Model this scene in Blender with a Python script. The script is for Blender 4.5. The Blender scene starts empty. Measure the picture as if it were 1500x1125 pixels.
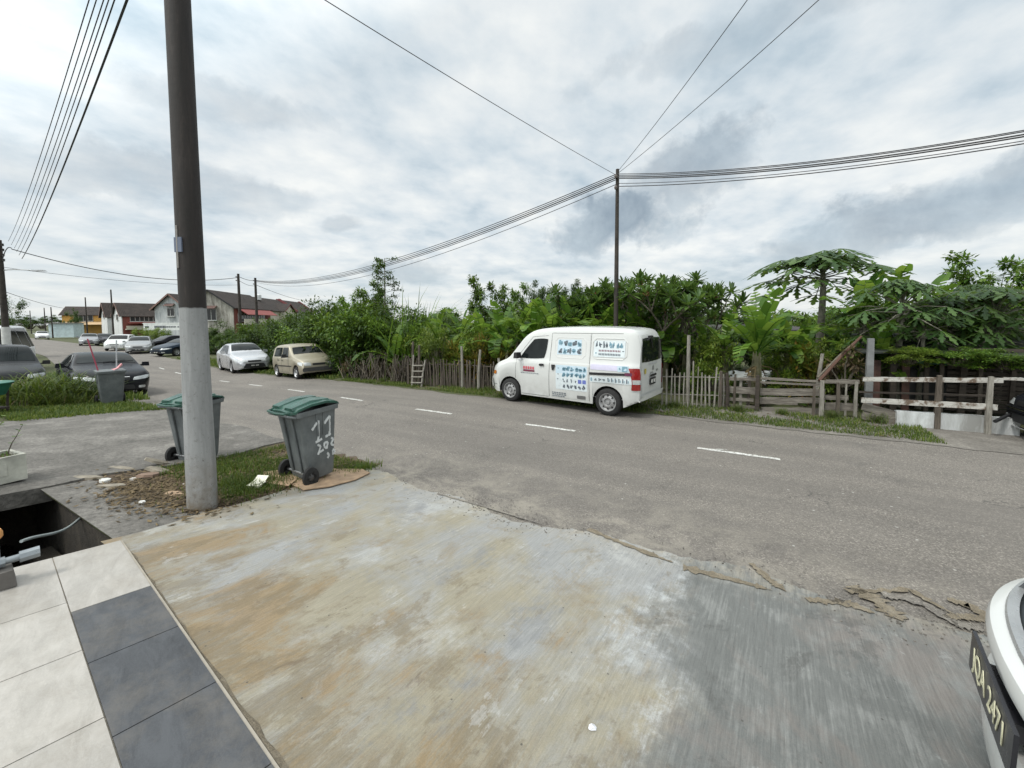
import bpy, bmesh, math, random
from mathutils import Vector, Matrix
from mathutils.bvhtree import BVHTree
PI = math.pi
sc = bpy.context.scene
C = sc.collection
R = random.Random(7)
def rad(a): return math.radians(a)
# ------------------------------------------------------------------ measured camera and terrain
F, CX, CY, H = 590.0, 750.0, 504.0, 2.05
TILT = math.atan(34/590.0); YAW = rad(29.5)
def ray(px, py):
    x = (px-CX)/F; v = -(py-CY)/F
    X, Y, Z = x, math.cos(TILT)+v*math.sin(TILT), -math.sin(TILT)+v*math.cos(TILT)
    return (X*math.cos(YAW)-Y*math.sin(YAW), X*math.sin(YAW)+Y*math.cos(YAW), Z)
def sst(a, b, x):
    t = max(0., min(1., (x-a)/(b-a))); return t*t*(3-2*t)
CURVE = [(-400,60),(-200,24),(-120,13),(-87,10.2),(-48,6.2),(-28,3.0),(-20,1.8),(-14,.95),(-10,.35),(-7,0),(40,0)]
def shift(x):                       # sideways bend of the road, seen from above
    if x <= CURVE[0][0]: return CURVE[0][1]
    for (a, va), (b, vb) in zip(CURVE, CURVE[1:]):
        if x <= b: return va+(vb-va)*(x-a)/(b-a)
    return 0.
def terr(x, y):                     # lie of the land: falls away to the left, rises to the porch
    z = -.6*sst(-6, -26, x) - .5*sst(-34, -60, x)*sst(12, 30, y)
    if y < 3.9+shift(x):
        z += .085*(3.9+shift(x)-max(y, -3.))*sst(-30, -14, x)
    return z
def at(px, depth):                  # ground point below a sight line at a given depth
    X, Y = (px-CX)/F*depth, depth
    x, y = X*math.cos(YAW)-Y*math.sin(YAW), X*math.sin(YAW)+Y*math.cos(YAW)
    return Vector((x, y, terr(x, y)))
def zat(py, depth): return H-(py-470)*depth/F
def V3(px, py, depth):
    p = at(px, depth); p.z = zat(py, depth); return p
def camv(X, Y):
    return Vector((X*math.cos(YAW)-Y*math.sin(YAW), X*math.sin(YAW)+Y*math.cos(YAW), 0))
# ------------------------------------------------------------------ materials
def new_mat(name):
    m = bpy.data.materials.new(name); m.use_nodes = True
    nt = m.node_tree; return m, nt, nt.nodes['Principled BSDF']
def N(nt, t, **kw):
    n = nt.nodes.new(t)
    for k, v in kw.items():
        if k in n.inputs: n.inputs[k].default_value = v
        else: setattr(n, k, v)
    return n
def setin(nt, sock, v):
    if hasattr(v, 'links'): nt.links.new(v, sock)
    else: sock.default_value = v
def coords(nt, scale=(1,1,1), rot=(0,0,0), kind='Object'):
    tc = N(nt, 'ShaderNodeTexCoord'); mp = N(nt, 'ShaderNodeMapping')
    mp.inputs['Scale'].default_value = scale; mp.inputs['Rotation'].default_value = rot
    nt.links.new(tc.outputs[kind], mp.inputs[0]); return mp.outputs[0]
def noise(nt, vec, scale, detail=5, rough=.55, dist=0.):
    n = N(nt, 'ShaderNodeTexNoise'); n.inputs['Scale'].default_value = scale
    n.inputs['Detail'].default_value = detail; n.inputs['Roughness'].default_value = rough
    n.inputs['Distortion'].default_value = dist
    if vec is not None: nt.links.new(vec, n.inputs['Vector'])
    return n.outputs['Fac']
def ramp(nt, fac, stops):
    r = N(nt, 'ShaderNodeValToRGB'); e = r.color_ramp.elements
    while len(e) < len(stops): e.new(.5)
    for el, (p, c) in zip(e, stops):
        el.position = p; el.color = (c, c, c, 1) if isinstance(c, (int, float)) else (*c, 1)
    nt.links.new(fac, r.inputs[0]); return r.outputs[0]
def mix(nt, fac, a, b, mode='MIX'):
    m = N(nt, 'ShaderNodeMix', data_type='RGBA', blend_type=mode)
    for s, v in ((m.inputs[0], fac), (m.inputs[6], a), (m.inputs[7], b)):
        if hasattr(v, 'links'): nt.links.new(v, s)
        elif isinstance(v, (int, float)): s.default_value = v if s.type == 'VALUE' else (v, v, v, 1)
        else: s.default_value = (*v, 1) if len(v) == 3 else v
    return m.outputs[2]
def math_(nt, op, a, b=0., c=None):
    m = N(nt, 'ShaderNodeMath', operation=op)
    for i, v in enumerate((a, b) if c is None else (a, b, c)):
        if hasattr(v, 'links'): nt.links.new(v, m.inputs[i])
        else: m.inputs[i].default_value = v
    return m.outputs[0]
def bump(nt, b, h, strength=.5, dist=.01):
    n = N(nt, 'ShaderNodeBump'); n.inputs['Strength'].default_value = strength; n.inputs['Distance'].default_value = dist
    nt.links.new(h, n.inputs['Height']); nt.links.new(n.outputs[0], b.inputs['Normal'])
_mc = {}
def plain(col, rough=.6, metal=0., var=.12, scale=6., bmp=0., coat=0., key=None):
    k = (col, rough, metal, var, scale, bmp, coat)
    if k in _mc: return _mc[k]
    m, nt, b = new_mat(key or 'surface')
    v = coords(nt); f = noise(nt, v, scale, 6, .6)
    lo = tuple(max(0, c*(1-var*1.6)) for c in col); hi = tuple(min(1, c*(1+var)) for c in col)
    nt.links.new(ramp(nt, f, [(.3, lo), (.7, hi)]), b.inputs['Base Color'])
    nt.links.new(ramp(nt, noise(nt, v, scale*3, 4), [(.3, max(0, rough-.08)), (.7, min(1, rough+.1))]), b.inputs['Roughness'])
    b.inputs['Metallic'].default_value = metal; b.inputs['Coat Weight'].default_value = coat
    if bmp: bump(nt, b, noise(nt, v, scale*8, 5), .5, bmp)
    _mc[k] = m; return m
def paint(col, metal=.0, rough=.18):
    k = ('paint', col, metal)
    if k in _mc: return _mc[k]
    m, nt, b = new_mat('car_paint'); v = coords(nt)
    z = N(nt, 'ShaderNodeSeparateXYZ'); nt.links.new(v, z.inputs[0])
    dirt = math_(nt, 'MULTIPLY', ramp(nt, z.outputs[2], [(.15, 1.), (.75, 0.)]), ramp(nt, noise(nt, v, 5, 6, .65), [(.35, .0), (.75, .8)]))
    nt.links.new(mix(nt, math_(nt, 'MULTIPLY', dirt, .55 if sum(col) > .5 else .16), col, (.16, .14, .11)), b.inputs['Base Color'])
    nt.links.new(ramp(nt, noise(nt, v, 9, 5), [(.3, rough-.06), (.75, rough+.08)]), b.inputs['Roughness'])
    if sum(col) < .5: b.inputs['Specular IOR Level'].default_value = .22; b.inputs['IOR'].default_value = 1.3
    b.inputs['Metallic'].default_value = metal; b.inputs['Coat Weight'].default_value = .25 if sum(col) > .5 else 0.; b.inputs['Coat Roughness'].default_value = .08
    _mc[k] = m; return m
def leafmat(name, c1, c2, c3, rough=.45, trans=.3):
    m, nt, b = new_mat(name)
    g = N(nt, 'ShaderNodeNewGeometry')
    col = ramp(nt, g.outputs['Random Per Island'], [(0., c1), (.45, c2), (1., c3)])
    big = noise(nt, coords(nt), 1.1, 3)
    col = mix(nt, ramp(nt, big, [(.35, .55), (.65, 0.)]), col, c1)
    oi = N(nt, 'ShaderNodeObjectInfo')
    hs = N(nt, 'ShaderNodeHueSaturation'); nt.links.new(col, hs.inputs['Color'])
    nt.links.new(math_(nt, 'MULTIPLY_ADD', oi.outputs['Random'], .5, .75), hs.inputs['Value'])
    nt.links.new(hs.outputs[0], b.inputs['Base Color']); b.inputs['Roughness'].default_value = rough
    b.inputs['Specular IOR Level'].default_value = .35
    t = N(nt, 'ShaderNodeBsdfTranslucent'); 
    tcol = mix(nt, .5, hs.outputs[0], (.25, .34, .04), 'SCREEN'); nt.links.new(mix(nt, .6, hs.outputs[0], tcol), t.inputs[0])
    ms = N(nt, 'ShaderNodeMixShader'); ms.inputs[0].default_value = trans
    nt.links.new(b.outputs[0], ms.inputs[1]); nt.links.new(t.outputs[0], ms.inputs[2])
    nt.links.new(ms.outputs[0], nt.nodes['Material Output'].inputs[0]); return m
L_DARK = leafmat('leaf_dark', (.014,.036,.008), (.040,.085,.014), (.085,.15,.026))
L_MID = leafmat('leaf_mid', (.028,.07,.010), (.085,.165,.020), (.18,.27,.036))
L_YEL = leafmat('leaf_yellowish', (.055,.11,.012), (.15,.23,.026), (.28,.33,.05))
L_BAN = leafmat('leaf_banana', (.035,.095,.012), (.11,.22,.026), (.24,.34,.05), .38, .45)
L_PLU = leafmat('leaf_frangipani', (.02,.05,.012), (.055,.11,.024), (.11,.18,.04), .4)
L_GRA = leafmat('grass_blade', (.03,.062,.010), (.08,.13,.020), (.19,.21,.045), .55)
L_DRY = leafmat('leaf_dry', (.05,.034,.018), (.12,.085,.042), (.22,.16,.08), .7, .15)
L_RED = leafmat('leaf_red', (.10,.03,.02), (.22,.06,.04), (.32,.16,.10), .5, .2)
def wood(name, c1, c2, sc_=(2,2,25), flake=None):
    m, nt, b = new_mat(name); v = coords(nt)
    mp = N(nt, 'ShaderNodeMapping'); mp.inputs['Scale'].default_value = sc_; nt.links.new(v, mp.inputs[0])
    f = noise(nt, mp.outputs[0], 2.5, 8, .7, .4)
    col = ramp(nt, f, [(.3, c1), (.7, c2)])
    if flake:
        col = mix(nt, ramp(nt, noise(nt, v, 7, 8, .7), [(.42, 0.), (.52, 1.)]), flake, col)
    nt.links.new(col, b.inputs['Base Color']); b.inputs['Roughness'].default_value = .85
    bump(nt, b, f, .6, .01); return m
W_STICK = wood('weathered_stick', (.03,.024,.018), (.14,.115,.09), (9,9,1.5))
W_PALE = wood('pale_wood', (.11,.10,.08), (.34,.32,.28), (9,9,1.5))
W_BARK = wood('bark', (.06,.05,.038), (.19,.165,.125), (3,3,9))
W_PLANK = wood('plank', (.055,.045,.036), (.26,.235,.20), (1.5,9,12))
W_DARK = wood('dark_wood', (.018,.014,.011), (.07,.055,.042), (1.2,6,10))
W_WHITE = wood('flaking_white_wood', (.30,.28,.25), (.55,.54,.50), (1.5,9,14), flake=(.12,.085,.06))
BLACK = plain((.012,.012,.013), .55, key='black_plastic')
RUBBER = plain((.018,.018,.018), .85, key='rubber')
STEEL = plain((.45,.46,.47), .38, .8, key='steel')
CHROME = plain((.8,.8,.8), .12, 1., .03, key='chrome')
def glassmat():
    m, nt, b = new_mat('car_glass')
    b.inputs['Base Color'].default_value = (.010,.014,.014,1); b.inputs['Roughness'].default_value = .04
    b.inputs['Specular IOR Level'].default_value = .32; b.inputs['IOR'].default_value = 1.35
    nt.links.new(ramp(nt, noise(nt, coords(nt), 3, 3), [(.3, (.004,.006,.006)), (.7, (.014,.018,.018))]), b.inputs['Base Color'])
    return m
GLASS = glassmat()
def lampmat(col):
    return plain(col, .12, .2, .15, 20., 0, 1., key='lamp_lens')
HEADL = lampmat((.50,.52,.52)); REDL = lampmat((.30,.012,.012)); AMBER = lampmat((.6,.2,.02))
# ------------------------------------------------------------------ mesh helpers
class MB:
    def __init__(s): s.v = []; s.f = []; s.m = []; s.mats = []
    def mi(s, mat):
        if mat not in s.mats: s.mats.append(mat)
        return s.mats.index(mat)
    def face(s, pts, mat=None):
        i = len(s.v); s.v += [tuple(p) for p in pts]; s.f.append(tuple(range(i, i+len(pts)))); s.m.append(s.mi(mat) if mat else 0)
    def box(s, c, sz, rot=None, mat=None, taper=1.):
        c = Vector(c); hx, hy, hz = sz[0]/2, sz[1]/2, sz[2]/2; i = len(s.v)
        for a, b, d in ((-1,-1,-1),(1,-1,-1),(1,1,-1),(-1,1,-1),(-1,-1,1),(1,-1,1),(1,1,1),(-1,1,1)):
            t = taper if d > 0 else 1.
            p = Vector((a*hx*t, b*hy*t, d*hz))
            if rot is not None: p = rot @ p
            s.v.append(tuple(c+p))
        k = s.mi(mat) if mat else 0
        for f in ((0,3,2,1),(4,5,6,7),(0,1,5,4),(1,2,6,5),(2,3,7,6),(3,0,4,7)):
            s.f.append(tuple(i+j for j in f)); s.m.append(k)
    def beam(s, a, b, w, h, mat=None, roll=0.):   # box from a to b
        a, b = Vector(a), Vector(b); d = b-a
        q = d.to_track_quat('X', 'Z').to_matrix()
        if roll: q = q @ Matrix.Rotation(roll, 3, 'X')
        s.box((a+b)/2, (d.length, w, h), q, mat)
    def tube(s, pts, r, n=8, mat=None, cap=True):
        pts = [Vector(p) for p in pts]; rs = r if isinstance(r, (list, tuple)) else [r]*len(pts)
        i0 = len(s.v); k = s.mi(mat) if mat else 0; prev = None
        for j, p in enumerate(pts):
            t = (pts[min(j+1, len(pts)-1)]-pts[max(j-1, 0)]).normalized()
            if prev is None:
                u = t.orthogonal().normalized()
            else:
                u = (prev-t*prev.dot(t)); u = u.normalized() if u.length > 1e-6 else t.orthogonal().normalized()
            prev = u; w = t.cross(u)
            for a in range(n):
                q = p+(u*math.cos(2*PI*a/n)+w*math.sin(2*PI*a/n))*rs[j]; s.v.append(tuple(q))
        for j in range(len(pts)-1):
            for a in range(n):
                b = (a+1) % n
                s.f.append((i0+j*n+a, i0+j*n+b, i0+(j+1)*n+b, i0+(j+1)*n+a)); s.m.append(k)
        if cap:
            s.f.append(tuple(i0+a for a in range(n))[::-1]); s.m.append(k)
            e = i0+(len(pts)-1)*n; s.f.append(tuple(e+a for a in range(n))); s.m.append(k)
    def lathe(s, prof, n=24, axis='Z', c=(0,0,0), mat=None):
        i0 = len(s.v); k = s.mi(mat) if mat else 0; c = Vector(c)
        for (r, h) in prof:
            for a in range(n):
                x, y = r*math.cos(2*PI*a/n), r*math.sin(2*PI*a/n)
                p = {'Z': Vector((x, y, h)), 'Y': Vector((x, h, y)), 'X': Vector((h, x, y))}[axis]
                s.v.append(tuple(c+p))
        for j in range(len(prof)-1):
            for a in range(n):
                b = (a+1) % n
                s.f.append((i0+j*n+a, i0+j*n+b, i0+(j+1)*n+b, i0+(j+1)*n+a)); s.m.append(k)
    def loft(s, rings, closed=True, mat=None, caps=True):
        i0 = len(s.v); k = s.mi(mat) if mat else 0; n = len(rings[0])
        for r in rings: s.v += [tuple(p) for p in r]
        for j in range(len(rings)-1):
            for a in range(n if closed else n-1):
                b = (a+1) % n
                s.f.append((i0+j*n+a, i0+j*n+b, i0+(j+1)*n+b, i0+(j+1)*n+a)); s.m.append(k)
        if caps and closed:
            s.f.append(tuple(i0+a for a in range(n))[::-1]); s.m.append(k)
            e = i0+(len(rings)-1)*n; s.f.append(tuple(e+a for a in range(n))); s.m.append(k)
    def mesh(s, name, mat=None, smooth=0., fixn=False):
        me = bpy.data.meshes.new(name); me.from_pydata(s.v, [], s.f)
        for m in (s.mats or ([mat] if mat else [])): me.materials.append(m)
        if s.mats: me.polygons.foreach_set('material_index', s.m)
        if fixn:
            bm = bmesh.new(); bm.from_mesh(me); bmesh.ops.remove_doubles(bm, verts=bm.verts, dist=1e-5)
            bmesh.ops.recalc_face_normals(bm, faces=bm.faces); bm.to_mesh(me); bm.free()
        if smooth:
            me.polygons.foreach_set('use_smooth', [True]*len(me.polygons))
            try: me.set_sharp_from_angle(angle=rad(smooth))
            except Exception: pass
        me.update(); return me
    def build(s, name, mat=None, parent=None, smooth=0., fixn=False, **t):
        o = bpy.data.objects.new(name, s.mesh(name, mat, smooth, fixn)); C.objects.link(o)
        if parent: o.parent = parent
        if t: tag(o, **t)
        return o
def tag(o, label=None, cat=None, group=None, kind=None):
    if label: o['label'] = label
    if cat: o['category'] = cat
    if group: o['group'] = group
    if kind: o['kind'] = kind
    return o
def thing(name, label, cat, loc=(0,0,0), rz=0., group=None):
    o = bpy.data.objects.new(name, None); C.objects.link(o); o.empty_display_size = .2
    o.location = loc; o.rotation_euler = (0, 0, rz); return tag(o, label, cat, group)
def copy_tree(o, parent=None):
    c = o.copy(); C.objects.link(c); c.parent = parent
    for ch in list(o.children): copy_tree(ch, c)
    return c
def textmesh(body, size, depth=.002, font_shear=0.):
    cu = bpy.data.curves.new('lettering', 'FONT'); cu.body = body; cu.size = size; cu.extrude = depth
    cu.align_x = 'CENTER'; cu.align_y = 'CENTER'; cu.shear = font_shear; cu.resolution_u = 3
    o = bpy.data.objects.new('lettering', cu); C.objects.link(o)
    dg = bpy.context.evaluated_depsgraph_get(); dg.update()
    me = bpy.data.meshes.new_from_object(o.evaluated_get(dg)); bpy.data.objects.remove(o); bpy.data.curves.remove(cu)
    return me
# ------------------------------------------------------------------ camera, world, sun
cam = bpy.data.cameras.new('camera'); co = bpy.data.objects.new('camera', cam); C.objects.link(co)
cam.sensor_width = 36; cam.lens = 36*F/1500; cam.shift_y = -(562.5-CY)/1500; cam.clip_end = 3000; cam.clip_start = .05
co.location = (0, 0, H); co.rotation_euler = (PI/2-TILT, rad(.25), YAW); sc.camera = co
SUN_EL, SUN_AZ = rad(58), rad(205)      # azimuth measured from +Y towards +X
sd = bpy.data.lights.new('sun', 'SUN'); sd.energy = 1.9; sd.angle = rad(10); sd.color = (1, .96, .9)
so = bpy.data.objects.new('sun', sd); C.objects.link(so)
sdir = Vector((math.sin(SUN_AZ)*math.cos(SUN_EL), math.cos(SUN_AZ)*math.cos(SUN_EL), math.sin(SUN_EL)))
so.rotation_euler = sdir.to_track_quat('Z', 'Y').to_euler(); so.location = (0, 0, 30)
w = bpy.data.worlds.new('World'); sc.world = w; w.use_nodes = True; nt = w.node_tree
bg = nt.nodes['Background']; bg.inputs['Strength'].default_value = .1
sky = N(nt, 'ShaderNodeTexSky', sky_type='NISHITA'); sky.sun_disc = False
sky.sun_elevation = SUN_EL; sky.sun_rotation = SUN_AZ
tc = N(nt, 'ShaderNodeTexCoord'); sx = N(nt, 'ShaderNodeSeparateXYZ'); nt.links.new(tc.outputs['Generated'], sx.inputs[0])
zz = math_(nt, 'ADD', math_(nt, 'MAXIMUM', sx.outputs[2], 0.), .20)
cv = N(nt, 'ShaderNodeCombineXYZ')
nt.links.new(math_(nt, 'DIVIDE', sx.outputs[0], zz), cv.inputs[0]); nt.links.new(math_(nt, 'DIVIDE', sx.outputs[1], zz), cv.inputs[1])
mp = N(nt, 'ShaderNodeMapping'); mp.inputs['Rotation'].default_value = (0, 0, rad(-35)); mp.inputs['Scale'].default_value = (1, .85, 1)
nt.links.new(cv.outputs[0], mp.inputs[0])
n1 = noise(nt, mp.outputs[0], 1.5, 9, .55, .1)
n2 = noise(nt, mp.outputs[0], 4.2, 8, .55, .05)
nn = math_(nt, 'ADD', math_(nt, 'MULTIPLY', n1, .62), math_(nt, 'MULTIPLY', n2, .38))
cloud = ramp(nt, nn, [(.36, (5.0,6.1,6.9)), (.45, (7.0,7.8,8.3)), (.52, (8.3,8.8,9.0)), (.61, (9.8,10.0,9.8))])
# heavier grey cloud banks low over the plot
d3 = N(nt, 'ShaderNodeVectorMath', operation='NORMALIZE'); nt.links.new(tc.outputs['Generated'], d3.inputs[0])
nb = noise(nt, tc.outputs['Generated'], 5.5, 8, .6, .3)
nc = noise(nt, tc.outputs['Generated'], 9.0, 8, .6, .2); banks = None
for (px, py, hw_, hh, amt) in ((900, 325, .17, .075, .95), (1010, 250, .14, .085, .7), (1270, 335, .23, .06, .8), (1420, 285, .17, .055, .75), (600, 395, .10, .03, .6), (500, 330, .05, .022, .35), (370, 285, .13, .03, .4), (330, 150, .2, .04, .35), (1050, 60, .3, .04, .35), (150, 250, .3, .05, .35)):
    dv = Vector(ray(px, py)).normalized()
    rt = Vector((dv.y, -dv.x, 0)).normalized(); up = rt.cross(dv)
    s1 = N(nt, 'ShaderNodeVectorMath', operation='DOT_PRODUCT'); nt.links.new(d3.outputs[0], s1.inputs[0]); s1.inputs[1].default_value = rt/hw_
    s2 = N(nt, 'ShaderNodeVectorMath', operation='DOT_PRODUCT'); nt.links.new(d3.outputs[0], s2.inputs[0]); s2.inputs[1].default_value = up/hh
    s3 = N(nt, 'ShaderNodeVectorMath', operation='DOT_PRODUCT'); nt.links.new(d3.outputs[0], s3.inputs[0]); s3.inputs[1].default_value = dv
    q1 = math_(nt, 'ADD', s1.outputs['Value'], math_(nt, 'MULTIPLY_ADD', nb, 2.6, -1.3))
    q2 = math_(nt, 'ADD', math_(nt, 'SUBTRACT', s2.outputs['Value'], dv.dot(up)/hh), math_(nt, 'MULTIPLY_ADD', nc, 2.6, -1.3))
    q2 = math_(nt, 'ADD', q2, math_(nt, 'MULTIPLY', s1.outputs['Value'], -.35))
    dd = math_(nt, 'ADD', math_(nt, 'POWER', math_(nt, 'ABSOLUTE', q1), 2.), math_(nt, 'POWER', math_(nt, 'ABSOLUTE', q2), 2.))
    f = math_(nt, 'MULTIPLY', ramp(nt, dd, [(.3, amt), (.98, 0.)]), math_(nt, 'GREATER_THAN', s3.outputs['Value'], 0.))
    banks = f if banks is None else math_(nt, 'MAXIMUM', banks, f)
cloud = mix(nt, banks, cloud, mix(nt, ramp(nt, nc, [(.35, 0.), (.68, 1.)]), (3.0,3.75,4.45), (5.5,6.4,7.0)))
horiz = ramp(nt, sx.outputs[2], [(.0, 1.), (.16, 0.)])
cloud = mix(nt, math_(nt, 'MULTIPLY', horiz, .45), cloud, (8.3,8.5,8.2))
# cloud overhead and round the hidden sun: brightness added to light the scene
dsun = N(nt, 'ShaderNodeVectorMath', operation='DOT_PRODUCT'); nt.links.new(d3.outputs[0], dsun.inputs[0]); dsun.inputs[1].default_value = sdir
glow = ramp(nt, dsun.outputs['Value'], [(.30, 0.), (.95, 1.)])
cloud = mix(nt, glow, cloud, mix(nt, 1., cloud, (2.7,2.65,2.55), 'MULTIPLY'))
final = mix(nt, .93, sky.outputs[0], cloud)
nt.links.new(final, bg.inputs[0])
sc.view_settings.view_transform = 'Standard'; sc.view_settings.look = 'None'; sc.view_settings.exposure = 0; sc.view_settings.gamma = 1
# ------------------------------------------------------------------ ground, road, apron
def m_concrete():
    m, nt, b = new_mat('stained_concrete'); v = coords(nt, rot=(0, 0, rad(4)))
    def st(sx_, sy_, off=0.):
        mp = N(nt, 'ShaderNodeMapping'); mp.inputs['Scale'].default_value = (sx_, sy_, 1); mp.inputs['Location'].default_value = (off, off*.7, 0); nt.links.new(v, mp.inputs[0]); return mp.outputs[0]
    sp = N(nt, 'ShaderNodeSeparateXYZ'); nt.links.new(coords(nt), sp.inputs[0]); X, Y = sp.outputs[0], sp.outputs[1]
    def R_(f, lo, hi, a=1.): return ramp(nt, f, [(lo, 0.), (hi, a)])
    def add(a, b_, k=1., o=0.): return math_(nt, 'ADD', a, math_(nt, 'MULTIPLY_ADD', b_, k, o))
    streak = noise(nt, st(62, 2.6), 1.0, 5, .62, .25); fine = noise(nt, st(150, 7), 1.0, 4, .65, .15)
    grit = noise(nt, v, 150, 4, .8); mid = noise(nt, st(9, 6), 1.0, 9, .78, .4)
    A = noise(nt, st(1.5, 1.1), 1.0, 10, .66, .3); B = noise(nt, st(2.7, 2.0, 5), 1.0, 10, .72, .4); D = noise(nt, st(1.1, .8, 11), 1.2, 10, .70, .3)
    E_ = noise(nt, st(5.5, 3.2, 3), 1.0, 10, .74, .4); G_ = noise(nt, st(2.2, 1.3, 9), 1.0, 10, .74, .5)
    yn = math_(nt, 'MULTIPLY', Y, .25)                       # nearer the porch = more ochre
    grey = mix(nt, A, (.21,.215,.215), (.32,.322,.31)); tan = mix(nt, B, (.195,.175,.125), (.33,.305,.235))
    col = mix(nt, R_(add(D, ramp(nt, yn, [(.25, .08), (.9, .0)]), 1., -.04), .42, .60), grey, tan)
    col = mix(nt, R_(add(A, mid, .3, -.15), .56, .66, .45), col, (.40,.405,.39))           # pale laitance
    col = mix(nt, R_(add(E_, streak, .2, -.1), .60, .68, .45), col, (.44,.445,.43))
    col = mix(nt, ramp(nt, add(B, mid, .3, -.15), [(.34, .65), (.44, 0.)]), col, (.19,.195,.20))   # bluish grey patches
    near = ramp(nt, yn, [(.32, .10), (.62, .0)]); left = ramp(nt, math_(nt, 'MULTIPLY_ADD', X, -.2, 0.), [(.1, -.08), (.7, .04)])
    br = add(add(G_, near), add(left, streak, .16, -.08))
    col = mix(nt, R_(br, .545, .63, .6), col, (.215,.18,.125))
    col = mix(nt, R_(br, .63, .70, .6), col, (.235,.16,.075))
    col = mix(nt, R_(add(add(noise(nt, st(3.4, 2.2, 21), 1.0, 10, .72, .3), near, 1.1), streak, .22, -.11), .60, .65, .5), col, (.15,.12,.075))
    col = mix(nt, R_(add(noise(nt, st(3.0, 2.4, 31), 1.0, 10, .70, .2), streak, .2, -.1), .63, .66, .45), col, (.37,.375,.365))
    col = mix(nt, R_(add(E_, near, 1.), .68, .74, .6), col, (.115,.085,.055))
    # the newer, darker pour on the right
    edge = add(add(X, Y, -.02), noise(nt, v, 1.1, 10, .68), 1.7, -.46)
    ef = ramp(nt, math_(nt, 'MULTIPLY_ADD', edge, .5, .5), [(.40, 0.), (.56, 1.)])
    dark = mix(nt, A, (.095,.10,.096), (.175,.18,.172)); dark = mix(nt, R_(add(B, streak, .3, -.15), .48, .60, .55), dark, (.235,.24,.23))
    dark = mix(nt, R_(D, .50, .60, .7), dark, (.185,.165,.15)); dark = mix(nt, R_(G_, .55, .60, .6), dark, (.085,.085,.08)); dark = mix(nt, R_(E_, .60, .68, .5), dark, (.36,.37,.36))
    col = mix(nt, ef, col, dark)
    rim = ramp(nt, math_(nt, 'MULTIPLY_ADD', edge, .5, .5), [(.40, 0.), (.46, .6), (.52, 0.)])
    col = mix(nt, math_(nt, 'MULTIPLY', rim, R_(add(mid, E_, .6, -.3), .45, .62)), col, (.46,.48,.49))
    rimj = ramp(nt, math_(nt, 'MULTIPLY', Y, .25), [(.82, 0.), (.93, .6)])               # dusty worn lip by the road
    col = mix(nt, math_(nt, 'MULTIPLY', rimj, R_(mid, .40, .6)), col, (.36,.32,.25))
    val = add(add(math_(nt, 'MULTIPLY_ADD', streak, .58, .71), fine, .6, -.3), grit, .7, -.35)
    hs = N(nt, 'ShaderNodeHueSaturation'); nt.links.new(col, hs.inputs['Color']); nt.links.new(val, hs.inputs['Value'])
    col = hs.outputs[0]
    pit = N(nt, 'ShaderNodeTexVoronoi'); pit.inputs['Scale'].default_value = 9; pit.inputs['Randomness'].default_value = 1.; nt.links.new(v, pit.inputs['Vector'])
    col = mix(nt, ramp(nt, pit.outputs['Distance'], [(.035, .8), (.06, 0.)]), col, (.06,.055,.05))
    cr = N(nt, 'ShaderNodeTexVoronoi', feature='DISTANCE_TO_EDGE'); cr.inputs['Scale'].default_value = .42
    nz = N(nt, 'ShaderNodeTexNoise'); nz.inputs['Scale'].default_value = 1.8; nz.inputs['Detail'].default_value = 8; nz.inputs['Roughness'].default_value = .65; nt.links.new(v, nz.inputs['Vector'])
    wv = N(nt, 'ShaderNodeVectorMath', operation='ADD'); nt.links.new(v, wv.inputs[0]); nt.links.new(nz.outputs['Color'], wv.inputs[1]); nt.links.new(wv.outputs[0], cr.inputs['Vector'])
    col = mix(nt, math_(nt, 'MULTIPLY', ramp(nt, cr.outputs['Distance'], [(.0, .35), (.0025, 0.)]), R_(D, .56, .60)), col, (.05,.045,.04))
    nt.links.new(col, b.inputs['Base Color']); nt.links.new(ramp(nt, B, [(.3, .7), (.7, .92)]), b.inputs['Roughness'])
    hgt = add(add(math_(nt, 'MULTIPLY', streak, .45), fine, .4), add(math_(nt, 'MULTIPLY', grit, .3), mid, .5))
    bump(nt, b, hgt, .75, .010); return m
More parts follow.
